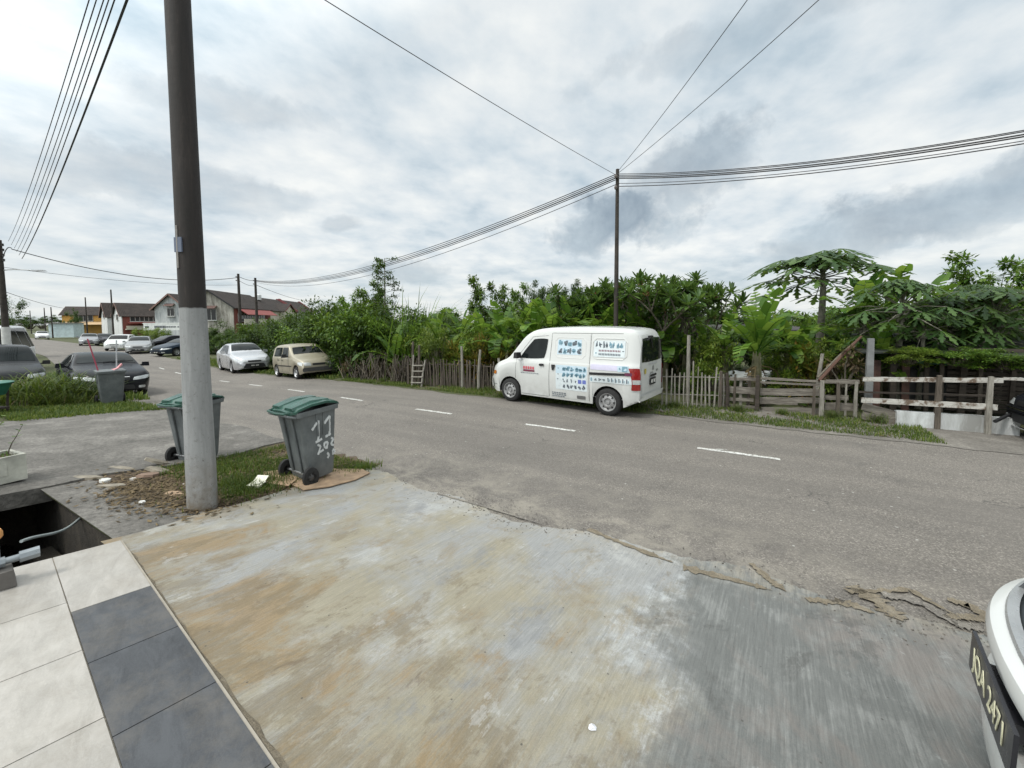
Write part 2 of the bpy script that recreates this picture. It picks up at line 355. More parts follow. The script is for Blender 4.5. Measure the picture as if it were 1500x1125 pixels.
def m_asphalt():
    m, nt, b = new_mat('worn_asphalt'); v = coords(nt)
    agg = N(nt, 'ShaderNodeTexVoronoi'); agg.inputs['Scale'].default_value = 95; nt.links.new(v, agg.inputs['Vector'])
    sp = N(nt, 'ShaderNodeSeparateColor'); nt.links.new(agg.outputs['Color'], sp.inputs[0])
    stone = ramp(nt, sp.outputs[0], [(.0, (.052,.047,.041)), (.5, (.12,.108,.095)), (.85, (.235,.213,.187)), (1., (.42,.385,.34))])
    g2 = noise(nt, v, 60, 4, .8)
    col = mix(nt, .45, stone, ramp(nt, g2, [(.3, (.065,.059,.052)), (.7, (.265,.242,.213))]))
    col = mix(nt, ramp(nt, noise(nt, v, .55, 7, .65, .4), [(.35, .0), (.7, .4)]), col, (.23,.21,.185))
    mp = N(nt, 'ShaderNodeMapping'); mp.inputs['Scale'].default_value = (.12, 1.3, 1); nt.links.new(v, mp.inputs[0])
    col = mix(nt, ramp(nt, noise(nt, mp.outputs[0], 1.5, 4, .5), [(.42, .35), (.58, 0.)]), col, (.10,.092,.084))
    sy = N(nt, 'ShaderNodeSeparateXYZ'); nt.links.new(v, sy.inputs[0])
    # cement dust and spilt pour along the near side
    dust = math_(nt, 'MULTIPLY', ramp(nt, math_(nt, 'MULTIPLY', sy.outputs[1], .1), [(.38, 1.), (.52, 0.)]), ramp(nt, noise(nt, v, 2.2, 9, .72, .6), [(.44, 0.), (.62, .85)]))
    dx = ramp(nt, math_(nt, 'MULTIPLY_ADD', sy.outputs[0], .1, .8), [(.2, .2), (.42, 1.), (.85, .6), (1., .25)])
    col = mix(nt, math_(nt, 'MULTIPLY', dust, dx), col, (.30,.275,.23))
    cr = N(nt, 'ShaderNodeTexVoronoi', feature='DISTANCE_TO_EDGE'); cr.inputs['Scale'].default_value = .55
    wv = N(nt, 'ShaderNodeVectorMath', operation='ADD'); nt.links.new(v, wv.inputs[0])
    nz = N(nt, 'ShaderNodeTexNoise'); nz.inputs['Scale'].default_value = 2.2; nz.inputs['Detail'].default_value = 6; nt.links.new(v, nz.inputs['Vector']); nt.links.new(nz.outputs['Color'], wv.inputs[1])
    nt.links.new(wv.outputs[0], cr.inputs['Vector'])
    crk = math_(nt, 'MULTIPLY', ramp(nt, cr.outputs['Distance'], [(.0, .7), (.007, 0.)]), ramp(nt, noise(nt, v, .5, 3), [(.5, 0.), (.6, 1.)]))
    col = mix(nt, crk, col, (.03,.03,.03))
    col = mix(nt, ramp(nt, noise(nt, v, 3.1, 9, .75), [(.60, 0.), (.72, .35)]), col, (.28,.26,.23))
    col = mix(nt, ramp(nt, noise(nt, v, .9, 8, .7), [(.30, .5), (.40, 0.)]), col, (.085,.08,.075))
    fl = N(nt, 'ShaderNodeTexVoronoi'); fl.inputs['Scale'].default_value = 4.5; nt.links.new(v, fl.inputs['Vector'])
    col = mix(nt, ramp(nt, fl.outputs['Distance'], [(.045, .7), (.07, 0.)]), col, (.42,.41,.38))
    nt.links.new(col, b.inputs['Base Color']); b.inputs['Roughness'].default_value = .85
    bump(nt, b, math_(nt, 'ADD', agg.outputs['Distance'], g2), .9, .006); return m
def m_ground(name, c1, c2, c3, s=3.):
    m, nt, b = new_mat(name); v = coords(nt)
    f = noise(nt, v, s, 10, .7, .5)
    col = ramp(nt, f, [(.3, c1), (.5, c2), (.7, c3)])
    col = mix(nt, ramp(nt, noise(nt, v, s*16, 4, .7), [(.35, .5), (.6, 0.)]), col, tuple(c*.4 for c in c1))
    nt.links.new(col, b.inputs['Base Color']); b.inputs['Roughness'].default_value = .95
    bump(nt, b, noise(nt, v, s*10, 6, .7), .9, .03); return m
M_CON, M_ASP = m_concrete(), m_asphalt()
M_VERGE = m_ground('grassy_soil', (.06,.048,.03), (.075,.085,.03), (.07,.105,.025))
M_SOIL = m_ground('leafy_dirt', (.075,.05,.032), (.12,.085,.055), (.18,.14,.10), 4.)
M_DRIVE = m_ground('old_driveway', (.10,.095,.085), (.165,.155,.14), (.28,.265,.24), 1.4)
M_PAD = m_ground('gritty_pad', (.12,.11,.095), (.18,.165,.145), (.27,.25,.22), 1.6)
def sheet(name, xs, y0, y1, ny, off, mat, hole=None, jag0=0., jag1=0., bend=True, seed=1, **t):
    rr = random.Random(seed); mb = MB(); cols = []
    for x in xs:
        s = shift(x) if bend else 0.
        a = (y0(x) if callable(y0) else y0)+s+rr.uniform(-jag0, jag0); b = (y1(x) if callable(y1) else y1)+s+rr.uniform(-jag1, jag1)
        cols.append([(x, a+(b-a)*j/ny) for j in range(ny+1)])
    for c in cols:
        for x, y in c: mb.v.append((x, y, terr(x, y)+off))
    n = ny+1
    for i in range(len(cols)-1):
        for j in range(ny):
            x = (cols[i][j][0]+cols[i+1][j][0])/2; y = (cols[i][j][1]+cols[i][j+1][1])/2
            if hole and hole[0] < x < hole[1] and hole[2] < y < hole[3]: continue
            mb.f.append((i*n+j, (i+1)*n+j, (i+1)*n+j+1, i*n+j+1)); mb.m.append(0)
    return mb.build(name, mat, None, **t)
def fr(a, b, st):
    n = max(1, int(round((b-a)/st))); return [a+(b-a)*i/n for i in range(n+1)]
# the big ground sheet with the drain opening cut out
HX0, HX1, HY0, HY1 = -6.62, -4.40, -.35, 1.22
xs = [-900,-500,-300,-200,-140,-110]+fr(-100, -8, 2.)+fr(-7.6, HX0, .2)+fr(HX0, HX1, .2)[1:]+fr(HX1, 10, .8)[1:]+[14,20,40,90,200,500]
ys = [-300,-60,-12,-4,-2,HY0]+fr(HY0, HY1, .2)[1:]+fr(HY1, 3.9, .3)[1:]+fr(3.9, 34, 1.5)[1:]+[40,60,90,140,220,400,900]
mb = MB(); n = len(ys)
for x in xs:
    for y in ys: mb.v.append((x, y, terr(x, y)-.03-(0 if abs(x) < 120 and y < 100 else .4)))
for i in range(len(xs)-1):
    for j in range(n-1):
        cx, cy = (xs[i]+xs[i+1])/2, (ys[j]+ys[j+1])/2
        if HX0 < cx < HX1 and HY0 < cy < HY1: continue
        mb.f.append((i*n+j, (i+1)*n+j, (i+1)*n+j+1, i*n+j+1)); mb.m.append(0)
mb.build('ground', M_VERGE, kind='structure')
sheet('road', fr(-300, -60, 10)+fr(-58, -12, 2)+fr(-11.8, 12, .2)+[16, 24, 60], 3.3, 9.12, 10, .0, M_ASP, jag0=.03, jag1=.06, kind='structure')
# road end bending out of view is hidden by the houses; centre dashes
mb = MB(); rr = random.Random(3)
for i, (a, b) in enumerate([(-.55,.56),(-3.66,-2.62),(-6.55,-5.5),(-9.6,-8.55),(-12.8,-11.7),(-16,-14.9),(-19.2,-18.1),(-22.6,-21.4),(-26,-24.8),(2.98,4.03),(-29.5,-28.3)]):
    m_ = 10; up, dn = [], []
    for k in range(m_+1):
        x = a+(b-a)*k/m_; y = 6.99+shift(x)
        up.append((x, y+.045+rr.uniform(-.012,.008), terr(x, y)+.005)); dn.append((x, y-.045+rr.uniform(-.008,.012), terr(x, y)+.005))
    for k in range(m_): mb.face([dn[k], dn[k+1], up[k+1], up[k]])
mb.face([(-.42,7.0,.0055),(-.34,7.02,.0055),(-.12,7.10,.0055),(-.17,7.12,.0055)]); mb.face([(-.42,6.99,.0056),(-.30,6.97,.0056),(-.08,6.94,.0056),(-.16,6.98,.0056)])
def m_roadpaint():
    m, nt, b = new_mat('worn_road_paint'); v = coords(nt)
    nt.links.new(ramp(nt, noise(nt, v, 20, 8, .8), [(.42, (.19,.175,.155)), (.52, (.60,.60,.57))]), b.inputs['Base Color']); b.inputs['Roughness'].default_value = .7; return m
mb.build('road_marking', m_roadpaint(), kind='structure')
# grass verge on the far side, gritty edge, driveway pad
sheet('verge', fr(-40, 3.2, .3), 9.02, lambda x: 10.9, 5, .004, M_VERGE, jag0=.09, seed=5, kind='structure')
sheet('path', fr(-2.3, 14, .25), lambda x: 8.95+.9*sst(-.6, -2.3, x), 10.72, 5, .008, M_PAD, jag0=.05, seed=6, kind='structure')
# apron in front of the porch, with ragged edges
def apy1(x): return 3.62+.12*math.sin(x*1.3+1)+.07*math.sin(x*4.1)-.18*sst(0, .4, x)*sst(1.2, .6, x)
mb = MB(); ax = fr(-4.52, 5.0, .07); n = 22; rr = random.Random(11)
tops = []
for x in ax:
    y1_ = apy1(x)+rr.uniform(-.03, .03)
    xo = .0
    tops.append([(x+(rr.uniform(-.03,.03) if x < -4.5 else 0), -1.5+(y1_+1.5)*j/n) for j in range(n+1)])
for c in tops:
    for (x, y) in c: mb.v.append((x, y, terr(x, y)+.014*(1 if y < 3.3 else .6)))
for i in range(len(ax)-1):
    for j in range(n): 
        if tops[i][j+1][1] < .3 or (ax[i] < HX1 and tops[i][j+1][1] < 1.3): continue
        mb.f.append((i*(n+1)+j, (i+1)*(n+1)+j, (i+1)*(n+1)+j+1, i*(n+1)+j+1)); mb.m.append(0)
# skirt along the road edge and the left edge
for i in range(len(ax)-1):
    a, b = mb.v[i*(n+1)+n], mb.v[(i+1)*(n+1)+n]
    mb.face([(a[0], a[1]+.012, a[2]-.03), (b[0], b[1]+.012, b[2]-.03), b, a])
mb.build('driveway_apron', M_CON, kind='structure')
# broken asphalt wedges filled with sandy mortar along the edge
M_SAND = m_ground('sandy_mortar', (.18,.15,.105), (.31,.26,.185), (.42,.37,.29), 9.)
mb = MB(); rr = random.Random(5)
def ragged(P, w0, w1):               # a thin torn strip following the points
    n = 26; L_, R2 = [], []
    for k in range(n+1):
        t = k/n*(len(P)-1); i = min(int(t), len(P)-2); a, b = Vector(P[i]), Vector(P[i+1]); c = a.lerp(b, t-i); d = (b-a).normalized(); q = Vector((-d.y, d.x)); w_ = (w0+(w1-w0)*k/n)*2.4*rr.uniform(.35, 1.15)*min(1, 4*(1-k/n)+.1)
        u = c+q*w_*.5+Vector((rr.uniform(-.008,.008), rr.uniform(-.008,.008))); l = c-q*w_*.5
        L_.append((u.x, u.y, terr(u.x, u.y)+.0155)); R2.append((l.x, l.y, terr(l.x, l.y)+.0155))
    for k in range(n): mb.face([R2[k], R2[k+1], L_[k+1], L_[k]])
def gp(px, py):
    r_ = ray(px, py); t = -H/r_[2]
    for _ in range(8): x, y = r_[0]*t, r_[1]*t; t = (terr(x, y)+.015-H)/r_[2]
    return (x, y)
for pts, w0, w1 in ((((1245,860),(1280,880),(1320,912)), .05, .10), (((1240,868),(1330,865),(1400,905)), .03, .02), (((1385,880),(1420,890),(1452,912)), .02, .07), (((1380,905),(1440,908)), .03, .05), (((1098,826),(1125,850),(1150,868)), .02, .05), (((1000,832),(1080,852),(1130,866)), .05, .03), (((1180,880),(1240,885),(1280,900)), .03, .06), (((860,775),(920,800),(985,825)), .03, .03)):
    ragged([gp(*q) for q in pts], w0, w1)
mb.build('mortar_strip', M_SAND, kind='structure')
mb = MB()
for pts, w0, w1 in ((((1290,872),(1350,885),(1410,925)), .05, .03), (((1210,878),(1236,882)), .05, .03), (((1395,915),(1440,925)), .05, .03), (((640,722),(720,745),(800,770)), .02, .015)): ragged([gp(*q) for q in pts], w0, w1)
mb.build('asphalt_remnant', M_ASP, kind='structure')
# loose crumbs of concrete, grit and leaf litter
def scatter(name, n, region, size, mat, seed, flat=.6, **t):
    rr = random.Random(seed); mb = MB()
    for _ in range(n):
        x, y = region(rr); s = size*rr.uniform(.4, 1.3)
        q = Matrix.Rotation(rr.uniform(0, 6.3), 3, 'Z') @ Matrix.Rotation(rr.uniform(-.4, .4), 3, 'X')
        mb.box((x, y, terr(x, y)+.012+s*flat*.3), (s, s*rr.uniform(.5, 1), s*flat*rr.uniform(.4, 1)), q, taper=rr.uniform(.4, .9))
    return mb.build(name, mat, **t)
scatter('gravel', 1500, lambda r: (lambda x: (x, apy1(x)+r.gauss(.05, .16)))(r.choice((r.uniform(-4.6,4), r.gauss(-2.2,.5), r.gauss(1.3,.5), r.gauss(1.9,.4)))), .011, M_PAD, 2, kind='stuff')
# tiled porch: light and dark slabs in their own frame
TC = Vector((-4.40, 1.21, 0)); ta = rad(-7.5)
E1 = Vector((math.cos(ta), math.sin(ta), 0)); E2 = Vector((math.sin(ta), -math.cos(ta), 0))
def tl(u, v, dz=0.):
    p = TC+E1*u+E2*v; return Vector((p.x, p.y, terr(p.x, p.y)+.032+dz))
def m_tile(name, c1, c2, rgh):
    m, nt, b = new_mat(name); v = coords(nt, rot=(0, 0, .3))
    mp = N(nt, 'ShaderNodeMapping'); mp.inputs['Scale'].default_value = (1., 3.2, 1); nt.links.new(v, mp.inputs[0])
    f = noise(nt, mp.outputs[0], 3.5, 9, .7, .7); g = noise(nt, v, 140, 3, .8)
    col = ramp(nt, math_(nt, 'MULTIPLY_ADD', g, .3, math_(nt, 'MULTIPLY', f, .75)), [(.36, c1), (.62, c2)])
    oi = N(nt, 'ShaderNodeNewGeometry')
    hs = N(nt, 'ShaderNodeHueSaturation'); nt.links.new(col, hs.inputs['Color']); nt.links.new(math_(nt, 'MULTIPLY_ADD', oi.outputs['Random Per Island'], .14, .93), hs.inputs['Value'])
    sc_ = ramp(nt, noise(nt, mp.outputs[0], 9, 9, .75, 1.5), [(.60, 0.), (.74, .22)])
    col = mix(nt, sc_, hs.outputs[0], tuple(min(1., c*1.7+.03) for c in c2))
    dirt = ramp(nt, noise(nt, v, 2.3, 10, .75), [(.46, 0.), (.75, .5)])
    nt.links.new(mix(nt, dirt, col, (.20,.17,.13)), b.inputs['Base Color']); b.inputs['Roughness'].default_value = rgh
    bump(nt, b, f, .5, .003); return m
M_TL = m_tile('cream_tile', (.28,.265,.24), (.395,.375,.345), .5); M_TD = m_tile('slate_tile', (.030,.032,.036), (.068,.072,.079), .45)
def tile(mb, u0, u1, v0, v1):
    g = .003; q = [tl(u0+g, v0+g), tl(u1-g, v0+g), tl(u1-g, v1-g), tl(u0+g, v1-g)]
    q2 = [p-Vector((0, 0, .02)) for p in q]
    mb.loft([q2, q], True, None, True)
mbl, mbd, mbg = MB(), MB(), MB()
tile(mbl, 0, .98, 0, .37)
u = .98
while u < 7: tile(mbd, u, u+.62, 0, .37); u += .62
for r_, off in ((0, -.0), (1, .0), (2, .0)):
    u = 0.
    first = True
    while u < 7:
        L_ = .83 if first else .62
        first = False
        tile(mbl, u, u+L_, .37+r_*1.2, .37+(r_+1)*1.2 if False else .37+r_*1.2+1.2); u += L_
q = [tl(-.004, -.012, -.006), tl(7, -.012, -.006), tl(7, 4, -.006), tl(-.004, 4, -.006)]
mbg.loft([[p-Vector((0, 0, .30)) for p in q], q], True, None, True)
mbg.build('porch_slab', plain((.33,.30,.25), .9, key='grout'), kind='structure')
mbl.build('porch_floor', M_TL, kind='structure', fixn=True); mbd.build('porch_border', M_TD, kind='structure', fixn=True)
# cement fillet between the tiles and the apron
mb = MB(); rr = random.Random(8); pr = []
for i in range(60):
    u = .3+i*.1; wv = .006+.03*sst(1.4, 4.5, u)+rr.uniform(0, .014)
    a = tl(u, -.013, -.004); b = tl(u, -.013-wv, -.016); pr.append((a, b))
for (a, b), (c, d) in zip(pr, pr[1:]): mb.face([a, b, d, c])
mb.build('cement_fillet', M_SAND, kind='structure')
# drain: walls, floor, dark water
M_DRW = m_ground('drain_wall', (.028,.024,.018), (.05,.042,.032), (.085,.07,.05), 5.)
mb = MB(); zt = terr(-5.5, 1.2)
D = .95
z0 = zt-D
mb.face([(HX0-1.2,HY0,z0),(HX1+1.2,HY0,z0),(HX1+1.2,HY1+.16,z0-.0),(HX0-1.2,HY1+.16,z0)])
def wallq(a, b, top=0.): 
    mb.face([(a[0],a[1],z0),(b[0],b[1],z0),(b[0],b[1],terr(*b)+.0+top),(a[0],a[1],terr(*a)+top)])
HYr = 1.22
wallq((HX1+.0,HYr),(HX0-1.2,HYr+.16),-.02)
mb.face([(HX1+1.2,HYr-.02,z0),(HX1,HYr,z0),(HX1,HYr,zt-.05),(HX1+1.2,HYr-.02,zt-.05)])
mb.face([(HX1+1.2,HY0,z0),(HX1+1.2,HYr,z0),(HX1+1.2,HYr,zt),(HX1+1.2,HY0,zt)])
mb.face([(HX0-1.2,HY0,z0),(HX0-1.2,HYr+.2,z0),(HX0-1.2,HYr+.2,zt),(HX0-1.2,HY0,zt)])
mb.face([(HX0-1.2,HY0,z0),(HX1+1.2,HY0,z0),(HX1+1.2,HY0,zt),(HX0-1.2,HY0,zt)])
mb.box((-5.6, HYr-.02, z0+.12), (2.3,.16,.24))
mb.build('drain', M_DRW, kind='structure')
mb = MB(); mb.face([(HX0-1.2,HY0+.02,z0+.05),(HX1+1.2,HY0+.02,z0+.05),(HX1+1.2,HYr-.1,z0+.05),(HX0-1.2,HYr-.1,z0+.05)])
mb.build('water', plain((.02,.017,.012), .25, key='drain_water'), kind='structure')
# near strips left of the apron: concrete kerb strip, dirt patch, grass patch
sheet('kerb_strip', fr(-6.6, -4.3, .12), lambda x: 1.2+.0*x, lambda x: 1.78+.2*math.sin(x*2.2), 3, .012, M_DRIVE, jag1=.05, bend=False, seed=9, kind='structure')
sheet('soil_patch', fr(-6.7, -4.45, .12), lambda x: 1.5, lambda x: 4.02, 6, .004, M_SOIL, bend=False, jag1=.06, seed=12, kind='structure')
# neighbour's slab driveway, thick edge over the drain
mb = MB(); sx_ = fr(-12.6, -6.6, .25); ny = 10; rr = random.Random(14)
def dry1(x): return 4.15+.1*math.sin(x*2)+ .0
def drx(x): return x
g = []
for i, x in enumerate(sx_):
    g.append([(x+(rr.uniform(-.04,.04)+.12*math.sin(j*1.1) if i == len(sx_)-1 and j > 4 else 0)+(0 if i else .0), -.6+(dry1(x)+.6)*j/ny) for j in range(ny+1)])
for c in g:
    for x, y in c: mb.v.append((x, y, terr(x, y)+.028-(.02 if y > 3.9 else 0)))
for i in range(len(g)-1):
    for j in range(ny): mb.f.append((i*(ny+1)+j, (i+1)*(ny+1)+j, (i+1)*(ny+1)+j+1, i*(ny+1)+j+1)); mb.m.append(0)
l = len(g)-1
for j in range(ny):
    a, b = mb.v[l*(ny+1)+j], mb.v[l*(ny+1)+j+1]
    if a[1] < 1.6: d_ = .17
    else: d_ = .05
    mb.face([a, b, (b[0], b[1], b[2]-d_), (a[0], a[1], a[2]-d_)])
    if a[1] < 1.6: mb.face([(a[0], a[1], a[2]-d_), (b[0], b[1], b[2]-d_), (b[0]-1, b[1], b[2]-d_), (a[0]-1, a[1], a[2]-d_)])
mb.build('driveway', M_DRIVE, kind='structure')
# ---- grass as blades
def grass(name, n, region, h, seed, w=.006, dens=None, **t):
    rr = random.Random(seed); mb = MB(); k = 0
    while k < n:
        x, y = region(rr); k += 1
        z = terr(x, y); hh = h*rr.uniform(.4, 1.2); a = rr.uniform(0, 2*PI); ln = rr.uniform(.1, .7)*hh
        dx, dy = math.cos(a), math.sin(a); ww = w*rr.uniform(.7, 1.4)
        p0 = Vector((x-dy*ww, y+dx*ww, z)); p1 = Vector((x+dy*ww, y-dx*ww, z))
        m0 = Vector((x-dy*ww*.7+dx*ln*.35, y+dx*ww*.7+dy*ln*.35, z+hh*.6)); m1 = Vector((x+dy*ww*.7+dx*ln*.35, y-dx*ww*.7+dy*ln*.35, z+hh*.6))
        tp = Vector((x+dx*ln, y+dy*ln, z+hh*(.95 if ln < .4*hh else .8)))
        i = len(mb.v); mb.v += [tuple(p0), tuple(p1), tuple(m1), tuple(m0), tuple(tp)]
        mb.f += [(i, i+1, i+2, i+3), (i+3, i+2, i+4)]; mb.m += [0, 0]
    return mb.build(name, L_GRA, **t)
def clumpy(fn, thr, s=1.6):
    from mathutils import noise as nz
    def g_(rr):
        for _ in range(30):
            x, y = fn(rr)
            if nz.noise(Vector((x*s, y*s, 3.3)))+.25*nz.noise(Vector((x*s*4, y*s*4, 7))) > thr+rr.uniform(-.15, .15): return x, y
        return x, y
    return g_
def fx(a, b, c, d): return lambda rr: (lambda x: (x, rr.uniform(c, d)+shift(x)))(rr.uniform(a, b))
grass('grass', 34000, clumpy(fx(-14, 3.0, 9.12, 10.6), -.25), .085, 21, .005, kind='stuff')
grass('grass', 5000, fx(-36, -14, 9.2, 10.6), .16, 22, .02, kind='stuff')
grass('grass', 9000, clumpy(lambda rr: (rr.uniform(-6.5, -4.55), rr.uniform(2.1, 3.9)), .0, 1.3), .075, 23, .0035, kind='stuff')
grass('grass', 2500, lambda rr: (rr.gauss(-5.0, .22), rr.gauss(2.55, .25)), .11, 24, .004, kind='stuff')
grass('grass', 1400, lambda rr: (rr.gauss(-5.75, .3), rr.gauss(2.75, .3)), .11, 25, .004, kind='stuff')
grass('grass', 500, lambda rr: (rr.gauss(-4.5, .08), rr.gauss(3.72, .12)), .09, 26, .004, kind='stuff')
grass('grass', 9000, lambda rr: (rr.uniform(-16.5, -12.4), rr.uniform(2.0, 4.5)), .11, 27, .008, kind='stuff')
grass('grass', 5000, fx(-30, -15.5, 2.0, 4.0), .25, 28, .015, kind='stuff')
# ------------------------------------------------------------------ vehicles
def lerp_prof(P, x):
    if x <= P[0][0]: return P[0][1]
    for (a, va), (b, vb) in zip(P, P[1:]):
        if x <= b:
            t = (x-a)/(b-a) if b > a else 0; return va+(vb-va)*t
    return P[-1][1]
def smooth_prof(P, it=2):
    for _ in range(it):
        Q = [P[0]]
        for (a, va), (b, vb) in zip(P, P[1:]):
            Q += [(a*.75+b*.25, va*.75+vb*.25), (a*.25+b*.75, va*.25+vb*.75)]
        Q.append(P[-1]); P = Q
    return P
class Car:
    def __init__(s, name, label, cat, spec, loc, rz, col, group=None):
        s.sp = spec; L, W = spec['L'], spec['W']; s.L, s.W = L, W
        dx, dy = math.cos(rz), math.sin(rz); zf = terr(loc[0]-dx*L*.33, loc[1]-dy*L*.33); zr = terr(loc[0]+dx*L*.33, loc[1]+dy*L*.33)
        sd_ = terr(loc[0]-dy*.7, loc[1]+dx*.7)-terr(loc[0]+dy*.7, loc[1]-dx*.7)
        s.root = thing(name, label, cat, (loc[0], loc[1], (zf+zr)/2), rz, group)
        s.root.rotation_euler = (math.atan2(sd_, 1.4), -math.atan2(zr-zf, L*.66), rz)
        s.top = smooth_prof(spec['top']); s.belt = spec['belt']; s.pt = col if isinstance(col, bpy.types.Material) else paint(col, spec.get('metal', .0))
        s.body()
    def sect(s, x):
        sp = s.sp; L, W = s.L, s.W; fx_, rx_ = sp.get('fround', .55), sp.get('rround', .35)
        fk, rk = sp.get('fk', .30), sp.get('rk', .12)
        hw = W/2
        if x < fx_: hw *= 1-fk*(1-x/fx_)**2.4
        if x > L-rx_: hw *= 1-rk*((x-L+rx_)/rx_)**2.4
        zt = lerp_prof(s.top, x); zb = min(lerp_prof(s.belt, x), zt-.03)
        sill = sp.get('sill', .20); zl = sill
        if x < .25: zl += (.25-x)*.25
        if x > L-.3: zl += (x-L+.3)*.5
        ra = sp['wr']+.055
        for wx in sp['wheels']:
            d = abs(x-wx)
            if d < ra: zl = max(zl, sp['wr']+math.sqrt(ra*ra-d*d)*1.0)
        k = sp.get('tumble', .35); gh = zt-zb
        pts = [(hw*.94, zl), (hw*.975, zl+(zb-zl)*.25), (hw*.995, zl+(zb-zl)*.5), (hw*1.0, zl+(zb-zl)*.62), (hw*.985, zb-.02), (hw*.965, zb)]
        r_ = min(.07, gh*.5); yr = hw*.955-k*max(0, gh-.03)
        pts += [(yr+(hw*.96-yr)*.5, zb+(gh-r_)*.5), (yr, zt-r_), (yr-r_*.45, zt-r_*.35), (yr-r_*1.4, zt), (yr*.45, zt+.016), (0, zt+.022)]
        for _ in range(1):
            q = [pts[0]]
            for a, b in zip(pts, pts[1:]): q += [(a[0]*.75+b[0]*.25, a[1]*.75+b[1]*.25), (a[0]*.25+b[0]*.75, a[1]*.25+b[1]*.75)]
            q.append(pts[-1]); pts = q
        return pts
    def body(s):
        L = s.L; xs = set([0, .015, .04, .08, L-.08, L-.04, L-.015, L]); x = .12
        while x < L-.1: xs.add(round(x, 3)); x += .055
        for wx in s.sp['wheels']:
            ra = s.sp['wr']+.055
            for a in range(0, 181, 12): xs.add(round(wx-ra*math.cos(rad(a)), 3))
        mb = MB(); rings = []
        for x in sorted(xs):
            p = s.sect(x); rings.append([(x-L/2, -y, z) for y, z in p]+[(x-L/2, y, z) for y, z in p[-2::-1]])
        mb.loft(rings, False, None, False)
        mb.f.append(tuple(range(len(rings[0])))); mb.m.append(0)
        e = (len(rings)-1)*len(rings[0]); mb.f.append(tuple(e+i for i in range(len(rings[0])))[::-1]); mb.m.append(0)
        me = mb.mesh('body', s.pt, 40, True)
        s.bodyo = bpy.data.objects.new('body', me); C.objects.link(s.bodyo); s.bodyo.parent = s.root
        bm = bmesh.new(); bm.from_mesh(me); s.bvh = BVHTree.FromBMesh(bm); bm.free()
        mb = MB(); sl = s.sp.get('sill', .2)   # dark floor pan and wheel wells
        mb.box((0, 0, sl+.10), (L-.5, s.W*.80, .18)); mb.box((0, 0, sl+.30), (L-.9, s.W*.62, .3))
        mb.build('underbody', BLACK, s.root)
        for wx in s.sp['wheels']:
            for sg in (-1, 1): s.wheel(wx-L/2, sg)
    def wheel(s, x, sg):
        r = s.sp['wr']; wd = .19; yo = s.W/2-.035; mb = MB()
        P = [(r*.63, -wd/2), (r*.9, -wd/2), (r*.985, -wd*.36), (r, -wd*.2), (r, wd*.2), (r*.985, wd*.36), (r*.9, wd/2), (r*.63, wd/2)]
        mb.lathe(P, 28, 'Y')
        ty = mb.build('wheel', RUBBER, s.root, 50); ty.location = (x, sg*(yo-wd/2), r)
        mb = MB(); o = sg*wd/2; kind = s.sp.get('rim', 'spoke')
        rm = s.sp.get('rimmat', STEEL)
        mb.lathe([(r*.66, o*1.02), (r*.62, o*1.0), (r*.57, o*.72), (r*.50, o*.55)], 28, 'Y', mat=rm)
        if kind == 'steel':
            mb.lathe([(r*.52, o*.6), (r*.42, o*.82), (r*.30, o*.86), (r*.22, o*.55), (r*.16, o*.55), (r*.14, o*.9), (.001, o*.92)], 28, 'Y', mat=rm)
            for a in range(8):
                an = 2*PI*a/8; mb.box((math.cos(an)*r*.47, o*.76, math.sin(an)*r*.47), (r*.10, .02, r*.10), Matrix.Rotation(-an, 3, 'Y'), BLACK)
        else:
            mb.lathe([(r*.56, o*.25), (.001, o*.25)], 20, 'Y', mat=BLACK)
            ns = s.sp.get('spokes', 7)
            for a in range(ns):
                an = 2*PI*a/ns; mb.beam((math.cos(an)*r*.12, o*.82, math.sin(an)*r*.12), (math.cos(an)*r*.57, o*.78, math.sin(an)*r*.57), .03, .045, rm)
            mb.lathe([(r*.16, o*.6), (r*.15, o*.92), (.001, o*.95)], 14, 'Y', mat=rm)
        mb.build('rim', None, ty, 40)
    def hit(s, view, a, b, off):
        L = s.L
        if view == 'L': o, d = Vector((a-L/2, -5, b)), Vector((0, 1, 0))
        elif view == 'R': o, d = Vector((a-L/2, 5, b)), Vector((0, -1, 0))
        elif view == 'F': o, d = Vector((-L/2-3, a, b)), Vector((1, 0, 0))
        elif view == 'B': o, d = Vector((L/2+3, a, b)), Vector((-1, 0, 0))
        else: o, d = Vector((a-L/2, b, 6)), Vector((0, 0, -1))
        h = s.bvh.ray_cast(o, d)
        if h[0] is None: return None
        n = h[1]
        if n.dot(d) > 0: n = -n
        return h[0]+n*off*.6-d*off*.6
    def patch(s, name, view, quad, mat, off=.006, rnd=.25, n=8, parent=None, mb=None, skirt=.02, m=None):
        own = mb is None
        if own: mb = MB()
        m = m or n; pts = []; ok = True
        for j in range(m+1):
            row = []
            for i in range(n+1):
                p, q = 2*i/n-1, 2*j/m-1
                u = p*math.sqrt(1-rnd*q*q/2); v_ = q*math.sqrt(1-rnd*p*p/2); u, v_ = (u+1)/2, (v_+1)/2
                a = (quad[0][0]*(1-u)+quad[1][0]*u)*(1-v_)+(quad[3][0]*(1-u)+quad[2][0]*u)*v_
                b = (quad[0][1]*(1-u)+quad[1][1]*u)*(1-v_)+(quad[3][1]*(1-u)+quad[2][1]*u)*v_
                h = s.hit(view, a, b, off); row.append(h)
            pts.append(row)
        k = mb.mi(mat) if not own else 0; idx = {}
        for j in range(m+1):
            for i in range(n+1):
                if pts[j][i] is not None: idx[i, j] = len(mb.v); mb.v.append(tuple(pts[j][i]))
